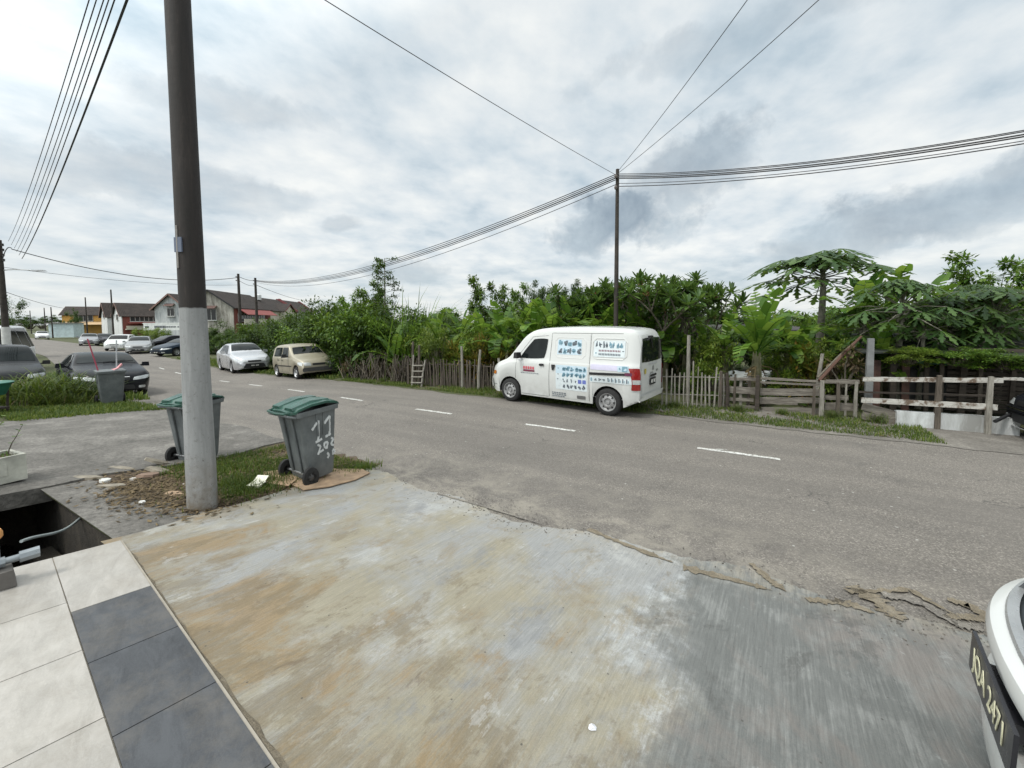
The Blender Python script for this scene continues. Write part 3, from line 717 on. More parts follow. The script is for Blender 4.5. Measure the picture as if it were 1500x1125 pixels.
        for j in range(m):
            for i in range(n):
                q = [(i, j), (i+1, j), (i+1, j+1), (i, j+1)]
                if all(t in idx for t in q): mb.f.append(tuple(idx[t] for t in q)); mb.m.append(k)
        if own:
            return mb.build(name, mat, parent or s.root, 40) if mb.f else None
    def line(s, pts, view, mat=None, wdt=.010, parent=None, name='panel_gap'):
        mb = MB(); P = []
        for (a, b), (c, d) in zip(pts, pts[1:]):
            n = max(2, int(math.hypot(c-a, d-b)/.06))
            for i in range(n): P.append(s.hit(view, a+(c-a)*i/n, b+(d-b)*i/n, .0))
        P.append(s.hit(view, *pts[-1], .0)); P = [p for p in P if p is not None]
        if len(P) > 1:
            mb.tube(P, wdt/2, 4); return mb.build(name, mat or BLACK, parent or s.root)
    def mirrors(s, x, z, mat=None, sz=.20):
        for sg in (-1, 1):
            mb = MB(); y = sg*(s.W/2-.01)
            mb.box((x-s.L/2, y+sg*.13, z+.05), (.10, sz, .14), None, taper=.85); mb.beam((x-s.L/2+.02, y-sg*.06, z-.01), (x-s.L/2, y+sg*.06, z+.03), .04, .04)
            mb.build('wing_mirror', mat or BLACK, s.root)
    def plate(s, view, z, y=0., w_=.42, h=.11, bg_=None, text=None, off=.03):
        p = s.hit(view, y, z, off); sg = -1 if view == 'F' else 1
        mb = MB(); mb.box((p.x, y, z), (.012, w_, h)); o = mb.build('number_plate', bg_ or BLACK, s.root)
        if text:
            me = textmesh(text, h*.95, .001); me.materials.append(PLW)
            t = bpy.data.objects.new('lettering', me); C.objects.link(t); t.parent = o
            t.location = (p.x+sg*.008, y, z); t.rotation_euler = (PI/2, 0, PI/2*(sg))
        else:
            mb = MB(); rr = random.Random(int(p.x*100))
            for i in range(7):
                if i == 3: continue
                mb.box((p.x+sg*.007, y-w_*.36+i*w_*.12, z), (.004, w_*.07, h*.5))
            mb.build('lettering', PLW, o)
PLW = plain((.7,.7,.66), .5, key='plate_white')
WHITE = (.58,.59,.575)
# --- white delivery van
VAN = dict(L=4.05, W=1.665, sill=.22, wr=.295, wheels=(.74, 3.39), tumble=.13, fround=.6, fk=.30, rround=.30, rk=.13, rim='steel', rimmat=plain((.33,.33,.33), .5, .5, key='rim_steel'),
  top=[(0,.60),(.02,.80),(.10,.90),(.38,1.01),(.60,1.08),(.72,1.17),(1.0,1.50),(1.18,1.70),(1.40,1.82),(1.68,1.87),(2.4,1.90),(3.4,1.895),(3.85,1.87),(3.98,1.80),(4.05,1.62)],
  belt=[(0,.58),(.3,.88),(.7,1.03),(1.2,1.10),(4.05,1.12)])
fy = rad(3.5); O_ = (-5.77, 8.68)
fy = rad(8); f_ = (-math.cos(fy), math.sin(fy)); vc = (-2.44+f_[0]*1.365+math.sin(fy)*.80, 8.45+f_[1]*1.365+math.cos(fy)*.80)
van = Car('delivery_van', 'white panel van plastered with product stickers parked by the stick fence', 'van', VAN, vc, -fy, WHITE)
van.patch('side_window', 'L', [(1.04,1.13),(1.80,1.15),(1.87,1.63),(1.46,1.62)], GLASS, .008, .28, 10)
van.patch('side_window', 'R', [(1.04,1.13),(1.80,1.15),(1.87,1.63),(1.46,1.62)], GLASS, .008, .28, 10)
van.patch('windscreen', 'F', [(-.66,1.20),(.66,1.20),(.58,1.68),(-.58,1.68)], GLASS, .008, .15, 10)
rw = van.patch('rear_window', 'B', [(-.64,1.16),(.64,1.16),(.58,1.68),(-.58,1.68)], GLASS, .012, .22, 10)
for sg, vw in ((-1, 'L'), (1, 'R')):
    d_ = van.patch('sliding_door' , vw, [(1.96,.27),(2.95,.27),(2.95,1.74),(1.96,1.74)], van.pt, .004, .03, 14)
    van.line([(1.92,.26),(1.96,1.76),(3.7,1.77)], vw); van.line([(2.97,.26),(2.97,1.76)], vw); van.line([(.92,.62),(.98,1.15),(1.42,1.66),(1.86,1.70)], vw, wdt=.008)
    van.line([(.98,.26),(1.9,.26)], vw)
    mb = MB()
    for (a, b, c, d) in ((2.06,1.20,2.86,1.66), (3.02,1.22,3.80,1.66)):   # pressed window panels
        P = []
        for (u, v_) in ((a+.08,b),(c-.08,b),(c,b+.08),(c,d-.08),(c-.08,d),(a+.08,d),(a,d-.08),(a,b+.08),(a+.08,b)):
            P.append(van.hit(vw, u, v_, .001))
        mb.tube(P, .010, 5)
    mb.build('pressed_panel', van.pt, van.root)
    mb = MB(); van.patch('', vw, [(2.97,.865),(3.93,.905),(3.93,.955),(2.97,.92)], BLACK, .008, .1, 8, mb=mb); van.patch('', vw, [(3.78,.90),(3.93,.902),(3.93,.965),(3.78,.962)], plain((.12,.02,.06), .4), .014, .3, 4, mb=mb)
    mb.build('door_rail', None, van.root)
    van.patch('door_handle', vw, [(1.66,.975),(1.80,.98),(1.80,1.035),(1.66,1.03)], BLACK, .022, .4, 4)
    van.patch('door_handle', vw, [(2.02,.90),(2.07,.90),(2.12,1.03),(2.00,1.03)], BLACK, .022, .3, 4)
    van.patch('side_marker', vw, [(1.02,1.07),(1.12,1.07),(1.14,1.10),(1.0,1.10)], STEEL, .01, .4, 4)
for sg in (-1, 1):
    van.patch('tail_light', 'B', [(sg*.70,.60),(sg*.80,.60),(sg*.815,1.06),(sg*.72,1.06)], REDL, .02, .12, 8)
    van.patch('tail_light', 'L' if sg < 0 else 'R', [(3.93,.60),(4.03,.60),(4.03,1.06),(3.94,1.06)], REDL, .012, .1, 6)
    van.patch('reversing_lamp', 'B', [(sg*.70,.73),(sg*.80,.73),(sg*.805,.82),(sg*.71,.82)], HEADL, .026, .1, 6)
    van.patch('headlight', 'F', [(sg*.36,.60),(sg*.60,.62),(sg*.64,.76),(sg*.40,.72)], HEADL, .012, .3, 6)
    van.patch('indicator_lamp', 'L' if sg < 0 else 'R', [(.12,.66),(.30,.68),(.30,.77),(.13,.76)], AMBER, .012, .4, 6)
van.patch('grille', 'F', [(-.34,.60),(.34,.60),(.34,.68),(-.34,.68)], BLACK, .01, .1, 6)
van.patch('front_bumper', 'F', [(-.7,.28),(.7,.28),(.72,.56),(-.72,.56)], van.pt, .03, .1, 10)
van.patch('tailgate', 'B', [(-.62,.50),(.62,.50),(.66,1.74),(-.66,1.74)], van.pt, .006, .08, 10)
van.patch('rear_bumper', 'B', [(-.70,.32),(.70,.32),(.70,.49),(-.70,.49)], van.pt, .045, .1, 12)
van.patch('rear_bumper', 'L', [(3.80,.26),(4.04,.28),(4.04,.47),(3.80,.46)], van.pt, .018, .05, 6)
van.patch('handle_trim', 'B', [(-.16,.83),(.26,.83),(.26,.88),(-.16,.88)], BLACK, .03, .3, 6)
van.plate('B', .73, .02, .34, .15)
mb = MB(); p = van.hit('B', -.1, 1.70, .03)
mb.box((p.x+.0, -.1, 1.70), (.06,.16,.04), mat=BLACK); mb.beam((p.x, -.35, 1.62), (p.x+.04, -.12, 1.70), .02, .02, BLACK); mb.beam((p.x+.01, -.12, 1.70), (p.x+.03, -.05, 1.45), .02, .02, BLACK)
mb.build('rear_wiper', None, van.root)
van.patch('badge', 'B', [(-.47,.92),(-.36,.92),(-.36,1.03),(-.47,1.03)], plain((.45,.38,.08), .5), .016, .1, 3)
mb = MB(); 
van.patch('', 'B', [(.05,.96),(.12,.96),(.12,1.06),(.05,1.06)], STEEL, .016, .5, 4, mb=mb); van.patch('', 'B', [(-.2,1.10),(.36,1.10),(.36,1.12),(-.2,1.12)], plain((.4,.4,.42), .5), .014, .1, 6, mb=mb); van.patch('', 'B', [(.30,.92),(.42,.92),(.42,.96),(.30,.96)], STEEL, .014, .1, 3, mb=mb)
van.patch('', 'B', [(-.12,.90),(.08,.90),(.08,.92),(-.12,.92)], STEEL, .014, .1, 3, mb=mb); mb.build('lettering', None, van.root)
van.mirrors(1.10, 1.16)
for vw in ('L', 'R'): van.line([(.08,.40),(.30,.41)], vw, wdt=.012)
# stickers on the near side
def stk(c): return plain(c, .45, var=.06, scale=12, key='sticker')
S_LB, S_W, S_LIL, S_DK, S_TL, S_BL, S_RED, S_MAR = stk((.50,.62,.70)), stk((.62,.68,.70)), stk((.60,.58,.72)), stk((.13,.155,.18)), stk((.17,.31,.39)), stk((.14,.18,.48)), stk((.55,.10,.13)), stk((.16,.02,.05))
rr = random.Random(4)
def sticker(base, quad, draw):
    mb = MB()
    if base: van.patch('', 'L', quad, base, .007, .02, 10, mb=mb)
    draw(lambda x0, z0, x1, z1, m_, k=.0: van.patch('', 'L', [(x0,z0),(x1,z0+k),(x1,z1+k),(x0,z1)], m_, .0095, .2, 2, mb=mb))
    return mb.build('sticker', None, van.root)
def glyph(q, x, z, w_, h, m_, n=4):     # a small busy product picture
    for _ in range(n):
        a = x+rr.uniform(0, w_*.6); b = z+rr.uniform(0, h*.6); q(a, b, a+w_*rr.uniform(.2, .5), b+h*rr.uniform(.15, .5), m_)
def draw1(q):
    for r_ in range(2):
        for c in range(6): glyph(q, 2.29+c*.105, .90-r_*.135, .10, .105, S_TL, 11)
        q(2.17, .95-r_*.135, 2.21, .965-r_*.135, S_DK)
    for c in range(4): glyph(q, 2.30+c*.105, .64, .06, .09, S_DK, 4)
    q(2.70, .64, 2.79, .73, S_BL); q(2.81, .64, 2.90, .73, S_BL); q(2.16, .70, 2.20, .72, S_DK)
    for c in range(6): glyph(q, 2.30+c*.10, .50, .08, .11, S_DK, 8)
sticker(S_LB, [(2.12,.84),(2.92,.84),(2.92,1.03),(2.12,1.03)], lambda q: None)
sticker(S_W, [(2.12,.47),(2.92,.47),(2.92,.84),(2.12,.84)], draw1)
def draw2(q):
    for r_ in range(2):
        for c in range(5): glyph(q, 2.15+c*.12, 1.46-r_*.17, .12, .14, S_DK if (r_+c) % 2 else S_TL, 9)
sticker(S_LB, [(2.13,1.27),(2.76,1.28),(2.74,1.62),(2.13,1.61)], draw2)
def draw3(q):
    for c in range(8): glyph(q, 3.08+c*.078, 1.45, .08, .14, S_DK if c < 4 else S_TL, 7)
    for i in range(14): q(3.17+i*.036, 1.38, 3.19+i*.036, 1.42, S_MAR); q(3.17+i*.036, 1.30, 3.195+i*.036, 1.345, S_DK)
    q(3.09,1.33,3.12,1.36,S_TL); q(3.70,1.39,3.74,1.41,S_DK)
sticker(S_W, [(3.05,1.26),(3.76,1.27),(3.76,1.62),(3.05,1.61)], draw3)
def draw4(q):
    for z in (1.065, 1.03, .995):
        x = 3.02
        while x < 3.5: w_ = rr.uniform(.03,.10); q(x, z, x+w_, z+.012, S_LIL); x += w_+.02
sticker(S_LIL, [(3.0,.985),(3.62,.985),(3.62,1.10),(3.0,1.10)], lambda q: None)
sticker(S_LB, [(3.62,.975),(3.86,.975),(3.86,1.10),(3.62,1.10)], lambda q: (glyph(q, 3.64, .98, .06, .1, S_TL, 3), q(3.72,.98,3.84,1.09,S_TL), q(3.74,1.0,3.82,1.05,S_LB)))
def draw5(q):
    q(3.01,.78,3.05,.81,S_TL); q(3.01,.74,3.05,.77,S_TL)
    for c in range(3): glyph(q, 3.10+c*.09, .74, .07, .07, S_DK, 6)
    for c in range(6): q(3.40+c*.083, .74, 3.425+c*.083, .83, S_DK, .0); q(3.435+c*.083, .745, 3.45+c*.083, .80, S_TL)
sticker(S_W, [(2.99,.71),(3.93,.72),(3.93,.85),(2.99,.84)], draw5)
def draw6(q):
    for i in range(5): q(1.19+i*.068, .875+.0, 1.19+i*.068+.05, .945, S_RED); 
    q(1.19, .82, 1.53, .862, S_MAR)
    x = 1.12
    while x < 1.64: w_ = rr.uniform(.02,.05); q(x, .775, x+w_, .79, S_DK); x += w_+.012
sticker(None, None, draw6)
def draw7(q):
    for z in (.37, .33, .29):
        x = 1.98+rr.uniform(0,.05)
        while x < 2.34: w_ = rr.uniform(.02,.06); q(x, z, x+w_, z+.022, S_DK); x += w_+.012
sticker(None, None, draw7); sticker(None, None, lambda q: q(2.66,.29,2.88,.37,plain((.12,.12,.12),.5)))
# --- car shapes
def sedan(L, W, Hh, wr=.31, fo=.9, ro=1.0, hood=.0):
    s_ = L/4.41; k = Hh/1.475
    return dict(L=L, W=W, sill=.20, wr=wr, wheels=(fo, L-ro), tumble=.42, fround=.8, fk=.34, rround=.5, rk=.22, spokes=7,
      top=[(0,.52*k),(.02,.66*k),(.15,.76*k),(.5*s_,.88*k),(1.15*s_,1.0*k),(1.35*s_,1.06*k),(1.75*s_,1.30*k),(2.05*s_,1.42*k),(2.45*s_,Hh),(3.0*s_,1.455*k),(3.35*s_,1.38*k),(3.75*s_,1.18*k),(3.98*s_,1.09*k),(4.3*s_,1.05*k),(L-.03,.98*k),(L,.75*k)],
      belt=[(0,.50*k),(.4,.74*k),(1.2*s_,.90*k),(2.2*s_,.95*k),(4.0*s_,1.0*k),(L,.80*k)])
def fit_sedan(c, cab=(1.35,2.2,3.25,3.9), grille=True, mats=(HEADL, REDL), plate=True, detail=True):
    L, W = c.L, c.W; s_ = L/4.41; k = c.sp['top'][8][1]/1.475; T_ = lambda x: lerp_prof(c.top, x); B_ = lambda x: lerp_prof(c.belt, x)
    x0, x1, x2, x3 = [v*s_ for v in cab]; yw = W/2*.80; yt = W/2*.62
    c.patch('windscreen', 'T', [(x0+.06,-yw),(x0+.06,yw),(x1-.10,yt),(x1-.10,-yt)], GLASS, .008, .10, 8)
    c.patch('rear_window', 'T', [(x2+.08,-yt),(x2+.08,yt),(x3-.06,yw*.92),(x3-.06,-yw*.92)], GLASS, .008, .10, 8)
    for vw in ('L', 'R'):
        xm = (x1+x2)/2; zb = .97*k; zt_ = c.sp['top'][8][1]-.085
        c.patch('side_window', vw, [(x0+.32,zb-.01),(xm-.05,zb),(xm-.05,zt_),(x1-.05,zt_-.02)], GLASS, .008, .08, 8)
        c.patch('side_window', vw, [(xm+.03,zb),(x2+.12,zb+.02),(x2-.08,zt_-.02),(xm+.03,zt_)], GLASS, .008, .08, 8)
        if detail:
            c.line([(x0+.28,.28),(x0+.22,zb-.03)], vw); c.line([(xm,.24),(xm,zb-.02)], vw); c.line([(x2+.1,.70),(x2+.14,zb-.02)], vw); c.line([(x0+.3,.25),(x2-.2,.25)], vw)
            for hx in (xm-.26, x2-.12): c.patch('door_handle', vw, [(hx,.80*k),(hx+.17,.80*k),(hx+.17,.84*k),(hx,.84*k)], c.pt if hx else BLACK, .025, .5, 3)
    for sg in (-1, 1):
        c.patch('headlight', 'F', [(sg*W*.20,.56*k),(sg*W*.40,.60*k),(sg*W*.425,.72*k),(sg*W*.22,.66*k)], mats[0], .012, .25, 7)
        c.patch('headlight', 'L' if sg < 0 else 'R', [(.10,.585*k),(.50,.66*k),(.50,.72*k),(.12,.70*k)], mats[0], .010, .25, 6)
        c.patch('tail_light', 'B', [(sg*W*.25,.70*k),(sg*W*.38,.70*k),(sg*W*.39,.86*k),(sg*W*.25,.86*k)], mats[1], .012, .2, 5)
        c.patch('fog_lamp', 'F', [(sg*W*.28,.30),(sg*W*.38,.30),(sg*W*.38,.38),(sg*W*.28,.38)], mats[0], .012, .4, 5)
    c.patch('grille', 'F', [(-W*.17,.57*k),(W*.17,.57*k),(W*.17,.655*k),(-W*.17,.655*k)], BLACK, .010, .15, 6)
    c.patch('air_intake', 'F', [(-W*.24,.27),(W*.24,.27),(W*.22,.42*k),(-W*.22,.42*k)], BLACK, .010, .15, 8)
    c.patch('front_bumper', 'F', [(-W*.34,.46*k),(W*.34,.46*k),(W*.34,.53*k),(-W*.34,.53*k)], c.pt, .02, .2, 10)
    if plate: c.plate('F', .38*k, 0, .40, .10)
    c.mirrors(x0+.42, .99*k, c.pt)
    if detail:
        mb = MB()
        for sg in (-1, 1):
            P = [c.hit('T', x0+.05+(.12*t), sg*.1+(-.55*t), .02) for t in (0, .5, 1)]; mb.tube(P, .008, 4)
        mb.build('wiper', BLACK, c.root)
# black sedan, near side, facing us
BLK = (.012,.013,.016)
s1 = sedan(4.58, 1.80, 1.44, .32, .95, 1.0); s1['metal'] = .0
p1 = at(163, 14.9)
blk = Car('parked_car', 'black four-door sedan facing us behind the roadside bin on the grass', 'car', s1, (-18.95, 4.98), PI+rad(-7), BLK, 'cars parked along the near side of the road'); fit_sedan(blk)
blk.patch('chrome_strip', 'F', [(-.3,.665*.976),(.3,.665*.976),(.3,.68*.976),(-.3,.68*.976)], CHROME, .016, .1, 5)
# dark hatchback behind it
def mpv(L, W, Hh, wr=.31, fo=.82, ro=.75, hoodz=.95, nose=.62, ws=1.0, roof=1.75):
    return dict(L=L, W=W, sill=.2, wr=wr, wheels=(fo, L-ro), tumble=.26, fround=.65, fk=.28, rround=.4, rk=.18, spokes=6,
      top=[(0,nose-.1),(.03,nose+.04),(.2,nose+.16),(ws*.75,hoodz),(ws,hoodz+.07),(ws+.4,hoodz+(Hh-hoodz)*.62),(roof,Hh-.05),(roof+.5,Hh),(L-.8,Hh-.01),(L-.35,Hh-.07),(L-.12,Hh-.35),(L-.03,.95),(L,.7)],
      belt=[(0,nose-.12),(.4,nose+.12),(ws,hoodz-.03),(L-.3,hoodz+.04),(L,.8)])
def fit_mpv(c, detail=True, quarter=True, lamps=HEADL):
    L, W = c.L, c.W; sp = c.sp; Hh = sp['top'][7][1]; hz = sp['top'][3][1]; ws = sp['top'][4][0]; rf = sp['top'][6][0]; nz = sp['top'][0][1]+.1
    yw, yt = W/2*.82, W/2*.70
    c.patch('windscreen', 'T', [(ws+.06,-yw),(ws+.06,yw),(rf-.06,yt),(rf-.06,-yt)], GLASS, .008, .1, 8)
    c.patch('rear_window', 'B', [(-W*.36,hz+.08),(W*.36,hz+.08),(W*.31,Hh-.16),(-W*.31,Hh-.16)], GLASS, .01, .15, 8)
    xm = ws+(L-ws)*.45; zt_ = Hh-.13; zb = hz+.03
    for vw in ('L', 'R'):
        c.patch('side_window', vw, [(ws+.36,zb),(xm-.04,zb),(xm-.04,zt_),(rf+.02,zt_)], GLASS, .008, .06, 8)
        c.patch('side_window', vw, [(xm+.04,zb),(L-.92 if quarter else L-.45,zb),(L-.95 if quarter else L-.55,zt_),(xm+.04,zt_)], GLASS, .008, .06, 8)
        if quarter: c.patch('side_window', vw, [(L-.84,zb),(L-.36,zb+.02),(L-.52,zt_),(L-.86,zt_)], GLASS, .008, .06, 8)
        if detail:
            c.line([(ws+.28,.30),(ws+.26,zb-.03)], vw); c.line([(xm,.25),(xm,zb-.02)], vw); c.line([(L-.88,.72),(L-.88,zb)], vw); c.line([(ws+.3,.26),(L-1.1,.26)], vw)
            for hx in (xm-.24, L-1.1): c.patch('door_handle', vw, [(hx,hz-.14),(hx+.15,hz-.14),(hx+.15,hz-.10),(hx,hz-.10)], BLACK, .022, .5, 3)
        c.patch('headlight', vw, [(.07,nz-.07),(.32,nz-.03),(.34,nz+.08),(.09,nz+.06)], lamps, .010, .25, 5)
        c.patch('tail_light', vw, [(L-.10,.65),(L-.03,.65),(L-.05,.9),(L-.12,.9)], REDL, .010, .2, 4)
    for sg in (-1, 1):
        c.patch('headlight', 'F', [(sg*W*.22,nz-.09),(sg*W*.40,nz-.07),(sg*W*.41,nz+.06),(sg*W*.23,nz+.04)], lamps, .012, .2, 6)
        c.patch('tail_light', 'B', [(sg*W*.34,.62),(sg*W*.42,.62),(sg*W*.42,.92),(sg*W*.34,.92)], REDL, .012, .2, 4)
    c.patch('grille', 'F', [(-W*.19,nz-.07),(W*.19,nz-.07),(W*.19,nz+.01),(-W*.19,nz+.01)], BLACK, .012, .15, 6)
    c.plate('F', nz-.24, 0, .38, .11); c.mirrors(ws+.40, hz+.02)
s2 = mpv(4.3, 1.80, 1.74, .31, hoodz=1.0, nose=.66)
g2 = Car('parked_car', 'dark grey hatchback facing us behind the tall grass clump', 'car', s2, (-23.2, 3.45), PI+rad(-4), (.035,.037,.04), 'cars parked along the near side of the road'); fit_mpv(g2)
s3 = mpv(4.7, 2.05, 2.5, .33, hoodz=1.22, nose=.8, ws=.55, roof=1.35, fo=.8, ro=.9)
g3 = Car('parked_van', 'white high-roofed van with a wide black windscreen behind the street lamp pole', 'van', s3, (-35.3, 5.2), PI+rad(-22), (.62,.63,.64)); fit_mpv(g3, False)
# beige hatchback and silver sedan, far side, facing right
s4 = mpv(3.37, 1.50, 1.42, .26, fo=.62, ro=.58, hoodz=.88, nose=.62, ws=.95, roof=1.45); s4['rim'] = 'steel'; s4['fk'] = .12; s4['tumble'] = .20
bp = (-16.55, 10.75)
bei = Car('parked_car', 'old beige boxy hatchback parked on the grass verge nearest the van', 'car', s4, bp, PI+rad(-12), paint((.34,.31,.235), .25, .4), 'cars parked along the far side of the road'); fit_mpv(bei, quarter=False)
bei.patch('front_bumper', 'F', [(-.66,.32),(.66,.32),(.66,.47),(-.66,.47)], plain((.06,.06,.06), .6), .05, .1, 8)
bei.patch('side_moulding', 'L', [(.95,.50),(2.6,.50),(2.6,.54),(.95,.54)], BLACK, .01, .1, 8); bei.patch('side_moulding', 'R', [(.95,.50),(2.6,.50),(2.6,.54),(.95,.54)], BLACK, .01, .1, 8)
s5 = sedan(4.41, 1.70, 1.475, .31, .92, .95); s5['metal'] = .55
sil = Car('parked_car', 'silver sedan with a big black front grille parked behind the beige hatchback', 'car', s5, (-23.4, 11.75), PI+rad(-14), paint((.52,.53,.55), .5), 'cars parked along the far side of the road'); fit_sedan(sil)
sil.patch('grille', 'F', [(-.52,.25),(.52,.25),(.40,.50),(-.40,.50)], BLACK, .024, .15, 8)
sil.plate('F', .40, 0, .40, .10, off=.045)
# cars further along
def far_sedan(px, d, rz, col, label, grp=None, h=1.44):
    p = at(px, d); c = Car('parked_car', label, 'car', sedan(4.4, 1.72, h), (p.x, p.y), rz, col, grp); fit_sedan(c, detail=False); return c
GF = 'cars parked along the far side of the road'
far_sedan(268, 33.0, PI+rad(-70), (.02,.03,.045), 'dark blue low car poking out from behind the big pole', GF, 1.36)
far_sedan(204, 35.5, PI+rad(-22), (.24,.245,.25), 'silver sedan right of the white hatchback far down the road', GF)
p = at(176, 39.5); c = Car('parked_car', 'white hatchback between two silver sedans far down the road', 'car', mpv(4.0, 1.7, 1.52), (p.x, p.y), PI+rad(-30), WHITE, GF); fit_mpv(c, False)
far_sedan(130, 49, PI+rad(-16), (.22,.225,.24), 'silver sedan left of the white hatchback far down the road', GF)
far_sedan(61, 72, PI+rad(-10), (.60,.61,.62), 'white car at the far end of the road beyond the parked van')
far_sedan(152, 50.5, PI+rad(-16), (.05,.05,.055), 'dark car half hidden between a silver sedan and the white hatchback', GF)
far_sedan(246, 40.0, PI+rad(-80), (.015,.015,.018), 'black car under the white sign canopy left of the big pole')
# black car nosing in at the right edge
s6 = sedan(4.5, 1.78, 1.45, .32)
blkr = Car('parked_car', 'black car with chrome bumper trims cut off by the right edge of the photo', 'car', s6, (4.2+2.25, 10.0), 0., BLK); fit_sedan(blkr, plate=False)
for z, dz_ in ((.50, 0), (.30, .10)):
    mb = MB(); P = [blkr.hit('F', y, z, .012) for y in [-.80+.08*i for i in range(21)]]; P = [p-Vector((0,0,dz_)) for p in P if p is not None]; mb.tube(P, .017, 6); mb.build('chrome_strip', CHROME, blkr.root)
# white car at the lower right corner: nose built as its own fascia
def white_nose():
    W_ = .86; cy = 2.10; x0 = .92; zg = terr(1.4, 2.0)
    root = thing('parked_car', 'white car with a black number plate cut off at the lower right corner', 'car', (2.896, 1.656, zg), rad(-10.3))
    def xf(y):                        # plan curve of the nose
        t = abs(y)/W_; return .02*t+.27*t**2.6+.05*t**9
    ys = [-W_+2*W_*i/40 for i in range(41)]
    def strip(prof, name, mat, parent=root, sm=35):
        mb = MB(); rings = []
        for y in ys:
            sh = xf(y); rings.append([(-2.1+sh+dx*(1+.2*abs(y)), y*(1-.04*(z > .8)), z) for (dx, z) in prof])
        mb.loft(rings, False, None, False); return mb.build(name, mat, parent, sm)
    P_ = paint(WHITE)
    strip([(.25,.16),(.06,.17),(.015,.20),(0,.26),(-.006,.34),(0,.42),(.02,.445),(.045,.45)], 'front_bumper', P_)
    strip([(.045,.445),(.05,.47),(.05,.60),(.04,.62)], 'air_intake', BLACK)
    strip([(.07,.60),(.02,.61),(-.002,.635),(-.006,.67),(.004,.70),(.03,.715),(.05,.72)], 'front_bumper', P_)
    strip([(.05,.715),(.085,.73),(.16,.80),(.30,.90)], 'grille', plain((.03,.035,.038), .35))
    strip([(.04,.722),(.045,.735),(.06,.74),(.075,.735)], 'chrome_strip', plain((.45,.46,.46), .3, .6))
    strip([(.30,.88),(.29,.905),(.33,.925),(.5,.965),(.9,1.03)], 'bonnet', P_)
    L_ = 4.2
    sp = mpv(L_, 1.72, 1.5, .30, fo=.85, hoodz=1.0, nose=.72, ws=1.05, roof=1.8); sp['top'] = [(0,.60),(.03,.72),(.2,.80)]+sp['top'][3:]; sp['belt'][0] = (0,.55)
    c = Car.__new__(Car); c.sp = sp; c.L = L_-.38; c.W = 1.72; c.root = root; c.top = smooth_prof(sp['top']); c.belt = sp['belt']; c.pt = P_
    # body behind the fascia
    L0 = c.L; mb = MB(); rings = []; c.L = L_
    xs = [.38+.055*i for i in range(70)]; xs = [x for x in xs if x < L_]+[L_]
    for x in xs:
        p = c.sect(x); rings.append([(x-2.1, -y, z) for y, z in p]+[(x-2.1, y, z) for y, z in p[-2::-1]])
    mb.loft(rings, False, None, False); mb.f.append(tuple(range(len(rings[0])))); mb.m.append(0)
    e = (len(rings)-1)*len(rings[0]); mb.f.append(tuple(e+i for i in range(len(rings[0])))[::-1]); mb.m.append(0)
    me = mb.mesh('body', P_, 40, True); o = bpy.data.objects.new('body', me); C.objects.link(o); o.parent = root
    bm = bmesh.new(); bm.from_mesh(me); c.bvh = BVHTree.FromBMesh(bm); bm.free()
    for wx in sp['wheels']:
        for sg in (-1, 1): c.wheel(wx-2.1, sg)
    mb = MB(); mb.box((.1,0,.3), (3.5,1.4,.2)); mb.build('underbody', BLACK, root)
    yw, yt = .70, .60
    c.patch('windscreen', 'T', [(1.12,-yw),(1.12,yw),(1.74,yt),(1.74,-yt)], GLASS, .008, .1, 8)
    for vw in ('L','R'):
        c.patch('side_window', vw, [(1.42,1.03),(2.4,1.03),(2.4,1.37),(1.82,1.37)], GLASS, .008, .06, 8); c.patch('side_window', vw, [(2.48,1.03),(3.3,1.03),(3.25,1.37),(2.48,1.37)], GLASS, .008, .06, 8)
    for sg in (-1, 1):
        mb = MB(); y0 = sg*.52; mb2 = [(-2.1+xf(y0+sg*t)+.035, y0+sg*t) for t in (0,.1,.2,.28)]
        rings = [[(x+.02, y, .73), (x+.04, y, .765), (x+.12, y, .80), (x+.1, y, .72)] for x, y in mb2]; mb.loft(rings, True); mb.build('headlight', plain((.10,.105,.11), .2), root)
    # plate
    mb = MB(); px_ = -2.1-.012
    mb.loft([[(px_-.012,-.27,.465),(px_+.0,-.27,.465),(px_+.004,-.27,.615),(px_-.008,-.27,.615)],[(px_-.012,.27,.465),(px_,.27,.465),(px_+.004,.27,.615),(px_-.008,.27,.615)]], True)
    mb.box((px_+.03, 0, .54), (.06,.3,.06))
    pl = mb.build('number_plate', plain((.02,.02,.024), .3), root)
    me = textmesh('JQA 2471', .112, .0012); me.materials.append(plain((.62,.60,.42), .5, key='plate_letter'))
    t = bpy.data.objects.new('lettering', me); C.objects.link(t); t.parent = pl; t.location = (px_-.0125, .0, .538); t.rotation_euler = (PI/2, 0, -PI/2); t.scale = (.93,1.05,1)
white_nose()
